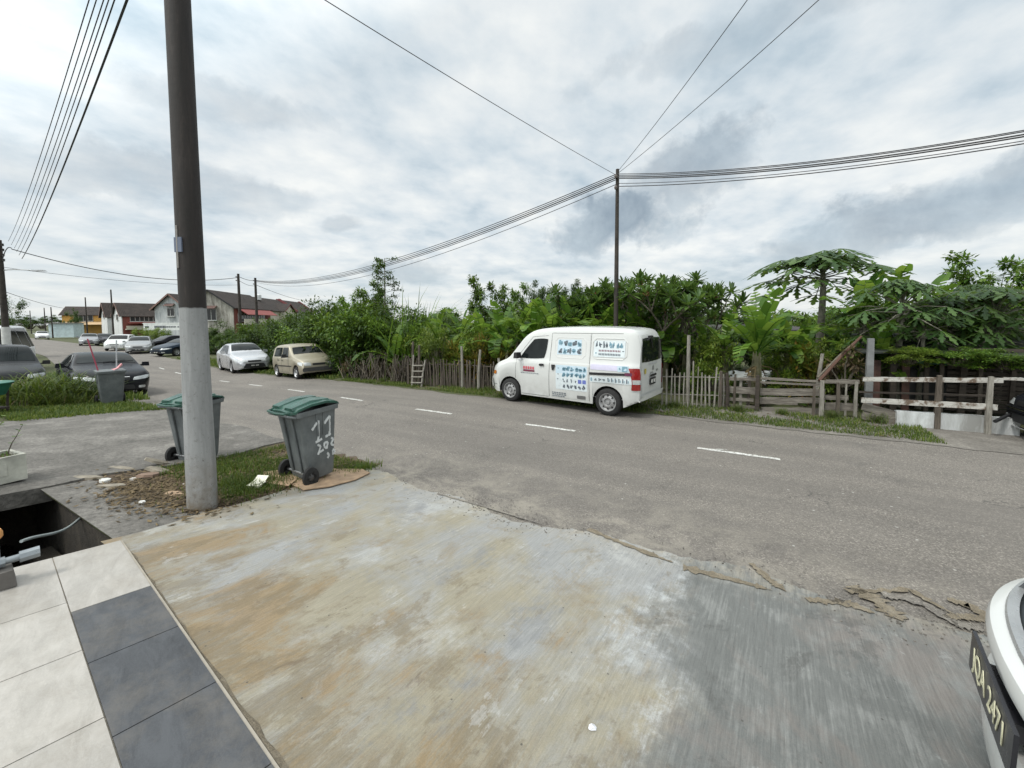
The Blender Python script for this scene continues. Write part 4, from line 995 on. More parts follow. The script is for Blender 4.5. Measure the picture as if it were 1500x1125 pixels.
# ------------------------------------------------------------------ wheelie bins
def m_bin():
    m, nt, b = new_mat('bin_plastic'); v = coords(nt)
    col = ramp(nt, noise(nt, v, 4, 8, .7), [(.3, (.075,.085,.088)), (.7, (.15,.165,.168))])
    mp = N(nt, 'ShaderNodeMapping'); mp.inputs['Scale'].default_value = (8,8,1); nt.links.new(v, mp.inputs[0])
    col = mix(nt, ramp(nt, noise(nt, mp.outputs[0], 2.5, 7, .75), [(.56, 0.), (.72, .4)]), col, (.26,.26,.24))
    nt.links.new(col, b.inputs['Base Color']); b.inputs['Roughness'].default_value = .55; return m
M_BIN = m_bin(); M_LID = plain((.026,.085,.064), .30, var=.25, key='green_lid')
M_SPRAY = plain((.55,.57,.57), .6, key='spray_paint'); M_SPB = plain((.04,.04,.22), .5, key='blue_paint')
def rrect(hx0, hx1, hy, r, z, n=5):
    pts = []
    for cx, cy, a0 in ((hx1-r, hy-r, 0), (hx0+r, hy-r, 90), (hx0+r, -hy+r, 180), (hx1-r, -hy+r, 270)):
        for i in range(n+1):
            a = rad(a0+90*i/n); pts.append((cx+r*math.cos(a), cy+r*math.sin(a), z))
    return pts
def wheelie_bin(label, loc, rz, tilt=0., lid=True, grp='wheelie bins by the road', sc_=1., strokes=None):
    # local: +x is the front, -x the handle side
    root = thing('wheelie_bin', label, 'bin', loc, rz, grp); root.rotation_euler = (0, tilt, rz); root.scale = (sc_*.78, sc_, sc_)
    mb = MB()
    rings = [rrect(-.19,.24,.205,.05,.05), rrect(-.20,.255,.215,.05,.10), rrect(-.245,.30,.25,.05,.55), rrect(-.285,.335,.272,.045,.90), rrect(-.29,.34,.275,.045,.915)]
    mb.loft(rings); mb.loft([rrect(-.33,.375,.295,.05,.895), rrect(-.335,.38,.30,.05,.94), rrect(-.335,.38,.30,.05,.955), rrect(-.31,.355,.28,.05,.955)], True, None, not lid)
    if not lid: mb.loft([rrect(-.30,.345,.27,.05,.956), rrect(-.27,.31,.24,.05,.72)], True)
    for y in (-.10, .10): mb.tube([(-.225,y,.15),(-.265,y,.55),(-.31,y,.88)], .016, 6)
    for sg in (-1, 1):
        for x in (-.02, .10): mb.beam((x*.8, sg*.262, .60), (x, sg*.276, .89), .02, .012)
    bd = mb.build('bin_body', M_BIN, root, 35)
    mb = MB(); mb.tube([(-.20,-.27,.13),(-.20,.27,.13)], .014, 8); mb.build('axle', STEEL, root)
    for sg in (-1, 1):
        mb = MB(); mb.lathe([(.06,-.03),(.10,-.03),(.125,-.022),(.128,0),(.125,.022),(.10,.03),(.06,.03)], 24, 'Y', mat=RUBBER)
        mb.lathe([(.085,sg*.02),(.06,sg*.012),(.03,sg*.03),(.001,sg*.032)], 20, 'Y', mat=plain((.05,.05,.05), .5))
        for a in range(6): mb.beam((0, sg*.024, 0), (.085*math.cos(a*PI/3), sg*.024, .085*math.sin(a*PI/3)), .012, .012, BLACK)
        o = mb.build('wheel', None, root, 40); o.location = (-.215, sg*.275, .128)
    mb = MB(); mb.tube([(-.33,-.24,.90),(-.42,-.22,.925),(-.43,0,.93),(-.42,.22,.925),(-.33,.24,.90)], .015, 8); mb.build('handle', M_BIN, root)
    if lid:
        mb = MB(); rings = []
        for (x, z, hw) in ((-.40,.965,.20),(-.34,.975,.27),(-.30,1.0,.285),(-.1,1.03,.295),(.15,1.03,.295),(.33,.995,.29),(.385,.965,.275)):
            rings.append([(x, y, z+(.014*math.cos(y/hw*PI*.5))) for y in [hw*(i/5-1) for i in range(11)]]+[(x, hw*(1-i/5), z-.028) for i in range(11)])
        mb.loft(rings, True)
        for y in (-.14, .14):
            mb.loft([[(x, y+dy, z) for dy in (-.10,-.08,.08,.10) for z in (0,)] for x in ()] or [[(-.36,y-.09,.985),(-.36,y-.07,1.015),(-.36,y+.07,1.015),(-.36,y+.09,.985)],[(-.05,y-.10,1.03),(-.05,y-.08,1.062),(-.05,y+.08,1.062),(-.05,y+.10,1.03)],[(.26,y-.09,1.01),(.26,y-.07,1.035),(.26,y+.07,1.035),(.26,y+.09,1.01)]], True)
        for y in (-.2, .2): mb.tube([(-.36,y,.97),(-.46,y*.9,.965),(-.48,0,.96)], .016, 6)
        mb.build('lid', M_LID, root, 40)
    if strokes:
        mat, L_ = strokes; mb = MB()
        for st in L_:
            P = []
            for x, z in st: P.append((x, -(.205+(z-.1)*.085)-.008, z))
            for a, b in zip(P, P[1:]):
                n_ = 5
                for i in range(n_):
                    p = Vector(a).lerp(Vector(b), i/n_); q = Vector(a).lerp(Vector(b), (i+1)/n_); mb.beam(p, q, .010, rr.uniform(.020,.034))
        mb.build('lettering', mat, bd)
    return root
S11 = [[(-.11,.70),(.005,.80),(-.005,.60),(-.02,.54)],[(-.06,.53),(.05,.55)],[(.10,.74),(.20,.82),(.19,.62),(.175,.56)],[(.11,.56),(.21,.58)],
  [(-.03,.49),(.02,.46),(-.03,.36)],[(-.03,.38),(.07,.40)],[(.09,.49),(.15,.48),(.12,.40),(.08,.44),(.09,.49)],[(.21,.52),(.25,.50),(.20,.44),(.25,.41)],[(.13,.34),(.16,.30),(.13,.27)],[(.23,.36),(.27,.33),(.22,.29),(.22,.35)]]
bx, by = -4.68, 3.10
wheelie_bin('grey wheelie bin with green lid and sprayed number 11 standing on flattened cardboard', (bx, by, terr(bx, by)+.012), PI/2-rad(3), rad(-4), sc_=.97, strokes=(M_SPRAY, S11))
bx, by = -6.60, 2.66
wheelie_bin('grey wheelie bin with green lid half hidden behind the big pole', (bx, by, terr(bx, by)), PI/2+rad(12), rad(-2), sc_=.90, strokes=(M_SPB, [[(-.10,.78),(0,.72),(-.06,.70)],[(-.04,.55),(0,.40),(.02,.52)],[(-.02,.5),(.03,.36)]]))
bp_ = at(157, 11.0)
b3 = wheelie_bin('lidless grey bin with broomsticks standing in front of the black sedan', (bp_.x, bp_.y, bp_.z), rad(-8), rad(2), lid=False, sc_=.98)
# broomsticks standing in the bin
for (dx, dy, ex, ey, z1, m_, lb) in ((-.1, -.10, -.28, -.22, 1.85, plain((.30,.04,.07), .5), 'maroon broomstick leaning out of the lidless bin'), (.08, .12, .02, .05, 1.80, plain((.45,.46,.48), .5), 'grey stick leaning out of the lidless bin')):
    mb = MB(); mb.tube([(0,0,0),(ex,ey,z1-.3)], .016, 8); o = mb.build('broomstick', m_, label=lb, cat='stick', group='sticks in the lidless bin'); o.location = (bp_.x+dx*0+.0, bp_.y+dy, bp_.z+.25)
mb = MB(); mb.loft([[(0,0,0),(.12,.03,-.02),(.13,.05,.0)],[(.02,.10,.03),(.14,.12,.01),(.15,.10,.03)],[(.0,.2,.14),(.08,.22,.10),(.08,.21,.15)]], True)
o = mb.build('plastic_bag', plain((.55,.25,.26), .5), label='pink scrap of plastic stuck on the rim of the lidless bin', cat='plastic scrap'); o.location = (bp_.x+.1, bp_.y+.0, bp_.z+.96)
# flattened cardboard under the first bin
CARD = plain((.36,.25,.16), .85, var=.2, scale=9, key='cardboard')
def flat_sheet(name, pts, mat, th=.006, lift=.016, curl=.0, **t):
    rr_ = random.Random(len(pts)*7+int(abs(pts[0][0])*100)); a = [(x, y, terr(x, y)+lift+rr_.uniform(0, curl)) for x, y in pts]
    mb = MB(); mb.loft([[(x, y, z-th) for x, y, z in a], a], True); return mb.build(name, mat, **t)
flat_sheet('cardboard_sheet', [(-4.98,2.66),(-4.62,2.78),(-4.30,2.74),(-4.16,2.98),(-4.14,3.32),(-4.22,3.62),(-4.42,3.66),(-4.66,3.50),(-4.95,3.30),(-5.22,2.95)], CARD, .01, .026, .012, label='flattened brown cardboard box under the bin numbered 11', cat='cardboard')
flat_sheet('cardboard_sheet', [(-5.25,2.82),(-4.95,2.60),(-4.52,2.70),(-4.75,3.0),(-5.1,3.12)], CARD, .008, .040, .012, label='smaller cardboard flap sticking out left of the bin numbered 11', cat='cardboard')
# ------------------------------------------------------------------ litter, planter, fittings
TILE_BR = plain((.27,.24,.19), .8, var=.3, scale=7, key='broken_tile')
def piece(px, py, d_, w_, l_, rz, lb, nm='rubble_piece', cat='rubble', mat=None, lift=.02, tilt=0., th=.03, grp='debris on the dirt beside the drain'):
    r_ = ray(px, py); t = (terr(-5.5, 2.0)-H)/r_[2]
    for _ in range(6): x, y = r_[0]*t, r_[1]*t; t = (terr(x, y)-H)/r_[2]
    mb = MB(); q = Matrix.Rotation(rz, 3, 'Z') @ Matrix.Rotation(tilt, 3, 'Y')
    rp = random.Random(int(px*3+py)); n = 7; ring = [(l_/2*math.cos(2*PI*i/n)*rp.uniform(.75, 1.1), w_/2*math.sin(2*PI*i/n)*rp.uniform(.7, 1.15)) for i in range(n)]
    mb.loft([[q @ Vector((a, b, -th/2)) for a, b in ring], [q @ Vector((a*.93, b*.93, th/2)) for a, b in ring]], True)
    o = mb.build(nm, mat or TILE_BR, label=lb, cat=cat, group=grp); o.location = (x, y, terr(x, y)+lift); return o
piece(125, 699, 0, .10, .42, .5, 'long pale offcut lying beside the slab edge nearest the drain')
piece(178, 686, 0, .09, .50, .3, 'long thin pale offcut across the top of the brown leaf patch')
piece(162, 712, 0, .09, .40, .55, 'cream offcut in the lower left of the brown leaf patch')
piece(228, 682, 0, .16, .34, 1.2, 'broken beige slab piece leaning by the left bin', tilt=.5, lift=.08)
piece(232, 692, 0, .16, .28, .9, 'lower of the broken beige slab pieces by the left bin', tilt=.4, lift=.05)
piece(218, 698, 0, .20, .26, 1.8, 'reddish brown slab piece beside the dry leaves', mat=plain((.22,.15,.11), .8), tilt=.2, lift=.04)
piece(256, 725, 0, .16, .24, .6, 'tan cardboard scrap just left of the big pole', 'cardboard_scrap', 'cardboard', CARD, tilt=.15, lift=.03, th=.01)
piece(152, 704, 0, .10, .16, .4, 'small white chip at the left of the leaf patch', mat=plain((.6,.6,.57), .7))
piece(207, 737, 0, .05, .10, .2, 'tiny white chip in the bare dirt left of the big pole', mat=plain((.7,.7,.68), .7))
piece(272, 711, 0, .06, .09, .2, 'tiny white lump at the left foot of the big pole', mat=plain((.7,.7,.68), .7))
piece(200, 701, 0, .10, .14, .8, 'small pale grey chip among the brown leaves', mat=plain((.5,.48,.45), .7))
# foam food box on the grass patch
r_ = ray(337, 698); t = -1.
x, y = -4.85, 2.52
mb = MB(); mb.box((0,0,.02), (.17,.15,.04), taper=1.12); q = Matrix.Rotation(rad(-115), 3, 'X'); mb.box((0,.10,.055), (.17,.15,.012), Matrix.Rotation(rad(25), 3, 'X')); mb.box((.02,-.02,.045), (.09,.06,.02), mat=None)
o = mb.build('foam_box', plain((.66,.66,.56), .6, key='foam'), label='open white foam food box lying on the grass right of the big pole', cat='foam box'); o.location = (x, y, terr(x, y)+.03); o.rotation_euler = (.05,.05,.5); o.scale = (.78,.78,.78)
# dry leaves as litter
def litter(name, n, region, mat, s, seed, **t):
    r0 = random.Random(seed); mb = MB()
    for _ in range(n):
        x, y = region(r0); a = r0.uniform(0, 2*PI); l = s*r0.uniform(.5, 1.3); z = terr(x, y)+.012+r0.uniform(0, .02); dx, dy = math.cos(a)*l, math.sin(a)*l
        mb.face([(x-dx, y-dy, z+r0.uniform(-.006,.012)), (x+dy*.4, y-dx*.4, z+.004), (x+dx, y+dy, z+r0.uniform(-.004,.018)), (x-dy*.4, y+dx*.4, z+.004)])
    return mb.build(name, mat, **t)
litter('dead_leaves', 3200, lambda r: (r.gauss(-5.55, .42), r.gauss(1.98, .22)), L_DRY, .035, 31, kind='stuff')
litter('dead_leaves', 900, lambda r: (r.uniform(-6.4,-4.6), r.uniform(2.6,3.9)), L_DRY, .035, 32, kind='stuff')
litter('dead_leaves', 1500, lambda r: (lambda x: (x, r.uniform(9.15, 10.3)+shift(x)))(r.uniform(-12, 2.5)), L_DRY, .035, 34, kind='stuff')
litter('dead_leaves', 450, lambda r: (lambda t_: (-4.66+r.gauss(0,.06)+t_*.1, 1.75+t_*1.2))(r.random()), L_DRY, .022, 33, kind='stuff')
# styrofoam planter on the slab above the drain
FOAM = plain((.46,.46,.40), .8, var=.25, scale=5, bmp=.004, key='old_foam')
pr = Vector((-7.18, .86, 0)); pr.z = terr(pr.x, pr.y)+.03
root = thing('planter_box', 'stained white foam box planted with bare stems on the slab edge', 'planter', pr, rad(97))
mb = MB()
for (cx, cy, sx2, sy2) in ((0,-.18,.62,.035),(0,.18,.62,.035),(-.292,0,.035,.325),(.292,0,.035,.325)): mb.box((cx, cy, .145), (sx2, sy2, .29))
mb.box((0,0,.02), (.6,.34,.04)); mb.box((0,-.203,.15), (.32,.008,.13)); mb.box((0,.203,.15), (.32,.008,.13)); mb.build('box', FOAM, root)
mb = MB(); mb.box((0,0,.15), (.56,.33,.2)); mb.build('soil', M_SOIL, root)
mb = MB(); r0 = random.Random(3); lf = MB()
for i in range(9):
    b0 = Vector((r0.uniform(-.24,.24), r0.uniform(-.12,.12), .24)); P = [b0]; d_ = Vector((r0.uniform(-.5,.5), r0.uniform(-.4,.4), 1))
    for k in range(5): P.append(P[-1]+d_.normalized()*r0.uniform(.07,.13)); d_ += Vector((r0.uniform(-.4,.4), r0.uniform(-.4,.4), .1))
    mb.tube(P, [.007,.006,.005,.004,.003,.002], 5)
    for p in P[2:]:
        for _ in range(3):
            a = r0.uniform(0,6.3); q = Vector((math.cos(a), math.sin(a), r0.uniform(-.2,.6)))*r0.uniform(.03,.06); s_ = Vector((-q.y, q.x, 0))*.3
            lf.face([p, p+q*.5+s_, p+q, p+q*.5-s_])
for _ in range(160):
    p = Vector((r0.uniform(-.27,.27), r0.uniform(-.15,.15), .25)); a = r0.uniform(0,6.3); q = Vector((math.cos(a)*.5, math.sin(a)*.5, r0.uniform(.3,1)))*.05; s_ = Vector((-q.y, q.x, 0))*.3
    lf.face([p, p+q*.5+s_, p+q, p+q*.5-s_])
mb.build('stem', W_BARK, root); lf.build('foliage', L_MID, root)
# meter pipes with orange cap on a concrete block at the porch corner
gb = Vector((-3.63, 2.60*0+.66, 0)); gb = tl(.0, 0)+E1*.04+E2*.86
pb = Vector((-4.20, .57, 0)); pb.z = terr(pb.x, pb.y)+.035
root = thing('water_meter_stand', 'galvanised pipe fitting with an orange cap on a small concrete block at the porch edge', 'pipe fitting', pb, rad(-7))
mb = MB(); mb.box((-.02,-.14,.055), (.20,.40,.11), taper=.93); mb.build('concrete_block', plain((.13,.12,.11), .9, bmp=.004, scale=12), root, 0)
mb = MB(); GP = plain((.30,.33,.35), .35, .5, key='galvanised'); mb.tube([(-.03,-.02,.11),(-.06,-.02,.30)], .024, 12); mb.tube([(0,-.10,.11),(0,-.10,.42)], .022, 12)
mb.tube([(-.02,-.06,.15),(-.02,.13,.15)], .022, 12); mb.tube([(-.02,.08,.15),(-.02,.17,.15)], .038, 8); mb.tube([(-.02,-.01,.15),(-.02,.02,.15)], .034, 8); mb.tube([(-.06,-.1,.2),(.04,-.1,.2)], .03, 8)
mb.build('pipe', GP, root, 40)
mb = MB(); mb.lathe([(.0,.37),(.034,.365),(.042,.345),(.042,.315),(.03,.30),(.001,.30)], 16, c=(-.06,-.02,0)); mb.build('cap', plain((.62,.30,.10), .5, var=.2, scale=20), root, 50)
# pipe inside the drain
mb = MB(); a = V3(42, 790, 3.35); b = V3(108, 755, 4.0); P = [a+(b-a)*t+Vector((0,0,-.05*math.sin(t*PI))) for t in [i/10 for i in range(-4, 11)]]
mb.tube(P, .012, 8); mb.build('drain_pipe', plain((.30,.34,.34), .5), None, 40, label='thin grey pipe crossing the open drain', cat='pipe')
# green-rimmed tub on stand at the left edge
gt = at(-30, 8.9)
root = thing('plastic_tub', 'dark green tub on a rickety stand at the left edge of the photo', 'tub', gt, .3)
mb = MB(); mb.lathe([(.30,.42),(.40,.66),(.43,.67),(.44,.70),(.41,.71),(.39,.69),(.001,.66)], 24); mb.build('tub', plain((.02,.13,.09), .45), root, 40)
mb = MB(); 
for a in range(5): mb.beam((.30*math.cos(a*1.26), .30*math.sin(a*1.26), 0), (.34*math.cos(a*1.26), .34*math.sin(a*1.26), .66), .03, .04)
mb.box((0,0,.12), (.5,.5,.04)); mb.build('stand', W_DARK, root)
for (px, d_, s_, lb) in ((12, 11.6, .55, 'pile of pinkish earth at the left edge beside the tall grass'),):
    p = at(px, d_); mb = MB(); r0 = random.Random(2)
    mb.lathe([(s_*1.4,-.05),(s_*1.1,.18),(s_*.7,.42),(s_*.3,.55),(.001,.58)], 14); 
    mb.v = [(x+r0.uniform(-.06,.06), y+r0.uniform(-.06,.06), z) for x, y, z in mb.v]
    o = mb.build('earth_pile', m_ground('pink_earth', (.14,.10,.08), (.22,.165,.14), (.30,.25,.22), 4), None, 60, label=lb, cat='earth pile'); o.location = p
# bits of paper and stones on the apron and road
for (x, y, s_, m_, lb) in ((-.45,1.62,.045,plain((.75,.76,.8), .6),'crumpled white paper scrap on the concrete apron nearest the camera'),):
    mb = MB(); r0 = random.Random(5); mb.lathe([(.001,0),(s_,.01),(s_*.8,.03),(.001,.045)], 9); mb.v = [(a+r0.uniform(-.01,.01), b+r0.uniform(-.01,.01), max(0, c+r0.uniform(-.005,.01))) for a, b, c in mb.v]
    r_ = ray(865, 1068); t = -1; x, y = .3, 1.5
    t = (.2-H)/r_[2]
    for _ in range(6): x, y = r_[0]*t, r_[1]*t; t = (terr(x, y)+.015-H)/r_[2]
    o = mb.build('paper_scrap', m_, label=lb, cat='paper scrap'); o.location = (x, y, terr(x, y)+.015); o.scale = (.36,.36,.4)
# ------------------------------------------------------------------ poles and wires
def m_pole():
    m, nt, b = new_mat('painted_pole'); v = coords(nt); s_ = N(nt, 'ShaderNodeSeparateXYZ'); nt.links.new(v, s_.inputs[0])
    mp = N(nt, 'ShaderNodeMapping'); mp.inputs['Scale'].default_value = (9,9,1.); nt.links.new(v, mp.inputs[0])
    f = noise(nt, mp.outputs[0], 1.6, 8, .72, .4)
    br = ramp(nt, f, [(.3, (.008,.006,.005)), (.55, (.019,.014,.012)), (.72, (.042,.032,.027))])
    gy = ramp(nt, f, [(.3, (.20,.205,.205)), (.6, (.29,.295,.295)), (.75, (.35,.35,.345))])
    base = math_(nt, 'MULTIPLY', ramp(nt, s_.outputs[2], [(.02, 1.), (.62, 0.)]), ramp(nt, noise(nt, v, 6, 8, .75), [(.36, 0.), (.6, 1.)]))
    gy = mix(nt, base, gy, (.15,.12,.085))
    spk = math_(nt, 'MULTIPLY', ramp(nt, noise(nt, v, 26, 6, .8), [(.56, 0.), (.66, .8)]), ramp(nt, f, [(.35, .3), (.6, 1.)]))
    gy = mix(nt, spk, gy, (.10,.09,.08))
    e = math_(nt, 'MULTIPLY_ADD', noise(nt, v, 12, 4), .03, s_.outputs[2])
    nt.links.new(mix(nt, ramp(nt, math_(nt, 'MULTIPLY', e, .4), [(.812, 0.), (.815, 1.)]), gy, br), b.inputs['Base Color']); b.inputs['Roughness'].default_value = .7
    bump(nt, b, noise(nt, v, 14, 8, .7), .5, .006); return m
PB = Vector((-4.70, 1.92, 0)); PB.z = terr(PB.x, PB.y)
root = thing('utility_pole', 'big round pole near us, dark brown above and grey painted below', 'pole', PB); root.rotation_euler = (0, 0, 0)
mb = MB(); mb.tube([(0,0,-.1),(0,0,.4),(0,0,1.98),(0,0,4),(0,0,8.2)], [.128,.126,.110,.103,.095], 32); mb.build('pole_shaft', m_pole(), root, 60)
mb = MB(); a = rad(-75)
mb.box((.109*math.cos(a), .109*math.sin(a), 2.62), (.09,.012,.14), Matrix.Rotation(a+PI/2, 3, 'Z')); mb.build('notice_plate', plain((.10,.12,.17), .6), root)
mb = MB(); mb.tube([(0.02,-.112,2.4),(0.02,-.110,2.8)], .008, 6); mb.build('cable_clip', plain((.3,.28,.26), .6), root)
POLE = plain((.045,.038,.032), .9, var=.3, scale=4, bmp=.004, key='old_pole'); CABLE = plain((.02,.02,.022), .6, key='cable')
def pole(px, d_, ytop, r0_, label, base=None, grp='poles down the road', arms=True, zdrop=0.):
    p = at(px, d_); root = thing('utility_pole', label, 'pole', p, 0, grp); h = zat(ytop, d_)-p.z
    mb = MB(); mb.tube([(0,0,-.1),(0,0,h*.5),(0,0,h)], [r0_,r0_*.85,r0_*.65], 10); mb.build('pole_shaft', POLE, root, 60)
    if base: mb = MB(); mb.tube([(0,0,0),(0,0,base)], [r0_*1.12,r0_*1.08], 12); mb.build('painted_base', plain((.55,.55,.54), .7), root, 60)
    if arms:
        mb = MB()
        for z in (h-.25, h-.55): mb.tube([(0,0,z),(.0,-.16,z)], .02, 6); mb.lathe([(.03,z-.05),(.045,z),(.03,z+.05)], 8, c=(0,-.17,0))
        mb.build('insulator', plain((.12,.10,.09), .4), root)
    return root, p, h
PR, pR, hR = pole(902, 11.6, 254, .072, 'slim dark pole rising behind the white van', grp=None)
PL, pL, hL = pole(8.5, 21.0, 350, .15, 'leftmost pole, with a street lamp and white painted foot', base=2.45, arms=False)
mb = MB(); z_ = hL-1.55; v0 = camv(1, .1)
mb.tube([Vector((0,0,z_)), Vector((0,0,z_+.05))+v0*.6, Vector((0,0,z_+.02))+v0*1.4], .025, 6); mb.build('lamp_arm', STEEL, PL)
mb = MB(); mb.box(Vector((0,0,z_-.0))+v0*1.75, (.75,.16,.07), Matrix.Rotation(YAW, 3, 'Z'), taper=.7); mb.build('lamp_head', plain((.3,.31,.32), .5), PL)
mb = MB()
for k in range(4): mb.lathe([(.02,-.07),(.055,-.04),(.03,0),(.055,.04),(.02,.07)], 8, c=tuple(camv(.22,-.03)*(1)+Vector((0,0,hL-.25-.26*k))))
mb.build('insulator', BLACK, PL)
PA, pA, hA = pole(352.5, 33, 400, .14, 'left of the two poles in front of the stained gable house')
PB2, pB2, hB2 = pole(377, 36, 406, .14, 'right of the two poles in front of the stained gable house')
for (px, d_, yt, lb) in ((166, 62, 422, 'slim pole in front of the brown-roofed house with the red awning'), (128, 78, 433, 'slim pole beside the orange house'), (77, 85, 447, 'short pole right of the low white shed trees'), (67, 100, 448, 'short pole above the far treeline'), (46, 120, 452, 'most distant pole, leaning over the far treeline')):
    pole(px, d_, yt, .13, lb, arms=False)
def wire(a, b, sag, r_, t0=0., t1=1.):
    P = []
    for i in range(29):
        t = t0+(t1-t0)*i/28; p = a.lerp(b, t); p.z -= sag*4*t*(1-t); P.append(p)
    return P, r_
def wires(label, L_, cat='cable', grp=None):
    for k, (P, r_) in enumerate(L_):
        mb = MB(); mb.tube(P, r_, 5); mb.build('overhead_wire', CABLE, None, 0, label=label, cat=cat, group=grp or label)
tR = pR+Vector((0,0,hR)); tA = pA+Vector((0,0,hA)); tB = pB2+Vector((0,0,hB2)); tL = pL+Vector((0,0,hL))
def pd(p): return (p.x*-math.sin(YAW)+p.y*math.cos(YAW))
# bundle from the right pole out of the right edge
LW = []
for k, (dz, y1500, r_) in enumerate(((-.16,199,.010),(-.20,201,.010),(-.24,205,.014),(-.28,208,.014),(-.42,214,.008),(-.50,218,.011))):
    a = tR+Vector((.03,-.08,dz)); m_ = V3(1500, y1500, 7.2); e = a+(m_-a)*2.0; e.z = a.z; mid = (a+e)/2
    sag = mid.z-m_.z; LW.append(wire(a, e, sag, r_))
wires('black overhead cable running from the slim pole out past the right edge', LW)
LW = []
for k, (dz, dz2, r_, sg) in enumerate(((-.16,-.2,.013,1.1),(-.21,-.23,.013,1.15),(-.26,-.26,.018,1.19),(-.31,-.30,.013,1.22),(-.44,-.38,.010,1.36))):
    LW.append(wire(tR+Vector((-.03,-.08,dz)), tB+Vector((0,0,dz2)), sg*.95, r_))
wires('black overhead cable sagging between the slim pole and the stained gable house', LW)
# six lines from the lamp pole to the big near pole, passing overhead
LW = []
for k in range(6):
    a = tL+camv(.25+.09*k, 0)+Vector((0,0,-.15-.18*k)); b = PB+Vector((-.25+.05*k, -.3+.1*k, 7.3-.25*k)) ; LW.append((a, b))
fin = []
for k, (x0_, x1_, r_) in enumerate(((22,138,.0065),(26,148,.0065),(30,158,.0065),(33,165,.0065),(36,173,.008),(40,190,.014))):
    a = V3(x0_, 352+5*k, 20.8); b = V3(x1_+16, 0, 5.6); b = a+(b-a)*1.35; fin.append(wire(a, b, .45, r_))
wires('long overhead line climbing from the lamp pole to the big near pole', fin)
# lamp pole across the road to the twin poles
wires('thick cable arching from the lamp pole towards the twin poles', [wire(V3(12, 378, 20.9), V3(26, 362, 20.9), -.25, .02), wire(V3(26, 363, 20.9), tA+Vector((0,0,-.3)), .75, .022)], grp='cables between the lamp pole and the twin poles')
wires('thin lower wire from the lamp pole towards the twin poles', [wire(V3(12, 389, 20.9), tA+Vector((0,0,-.9)), .3, .010), wire(V3(0, 420, 20.9), V3(150, 446, 62), .8, .014)], grp='cables between the lamp pole and the twin poles')
wires('short cable between the twin poles', [wire(tA+Vector((0,0,-.2)), tB+Vector((0,0,-.25)), .1, .02), wire(tA+Vector((0,0,-.5)), tB+Vector((0,0,-.7)), .15, .015)])
wires('cable running down from the twin poles to the cream house', [wire(tB+Vector((0,0,-.6)), V3(455, 440, 74), .3, .02)])
wires('thin wire crossing the sky from upper left to the slim pole', [wire(tR+Vector((0,0,-.18)), V3(485, 0, 5.0)+(V3(485,0,5.0)-tR)*.5, .10, .006)])
wires('thin wire from the slim pole up to the top edge, left one of the pair', [wire(tR+Vector((.05,-.05,-.05)), V3(1088, 0, 5.6)+(V3(1088,0,5.6)-tR)*.5, .12, .006)])
wires('thin wire from the slim pole up to the top edge, right one of the pair', [wire(tR+Vector((.05,-.05,-.12)), V3(1190, 0, 5.6)+(V3(1190,0,5.6)-tR)*.5, .12, .006)])
# ------------------------------------------------------------------ houses
def m_roof(c1, c2):
    m, nt, b = new_mat('roof_tiles'); v = coords(nt)
    w_ = N(nt, 'ShaderNodeTexWave', wave_type='BANDS', bands_direction='X'); w_.inputs['Scale'].default_value = 1.1; nt.links.new(v, w_.inputs[0])
    f = noise(nt, v, 1.2, 8, .7)
    nt.links.new(ramp(nt, f, [(.3, c1), (.7, c2)]), b.inputs['Base Color']); b.inputs['Roughness'].default_value = .9
    bump(nt, b, w_.outputs['Fac'], .8, .06); return m
def m_wall(c1, stain, amt):
    m, nt, b = new_mat('stained_wall'); v = coords(nt)
    mp = N(nt, 'ShaderNodeMapping'); mp.inputs['Scale'].default_value = (1.2,1.2,.3); nt.links.new(v, mp.inputs[0])
    f = noise(nt, mp.outputs[0], 1.3, 9, .75, .5)
    nt.links.new(mix(nt, ramp(nt, f, [(.5-amt*.2, 0.), (.62, amt)]), c1, stain), b.inputs['Base Color']); b.inputs['Roughness'].default_value = .85; return m
RF = m_roof((.018,.014,.012), (.052,.039,.033)); RFR = plain((.17,.04,.04), .7, key='red_fascia')
WL_ST = m_wall((.58,.56,.50), (.10,.09,.075), .9); WL_CR = m_wall((.58,.55,.46), (.3,.27,.2), .4); WL_WH = m_wall((.66,.67,.66), (.35,.35,.34), .4)
WL_RED = m_wall((.22,.06,.045), (.08,.04,.035), .6); WL_OR = m_wall((.55,.32,.08), (.3,.2,.1), .4)
AWN = plain((.25,.055,.045), .6, key='awning_red'); WFR = plain((.5,.5,.48), .6, key='window_frame'); DARKG = plain((.02,.022,.024), .15, key='window_glass')
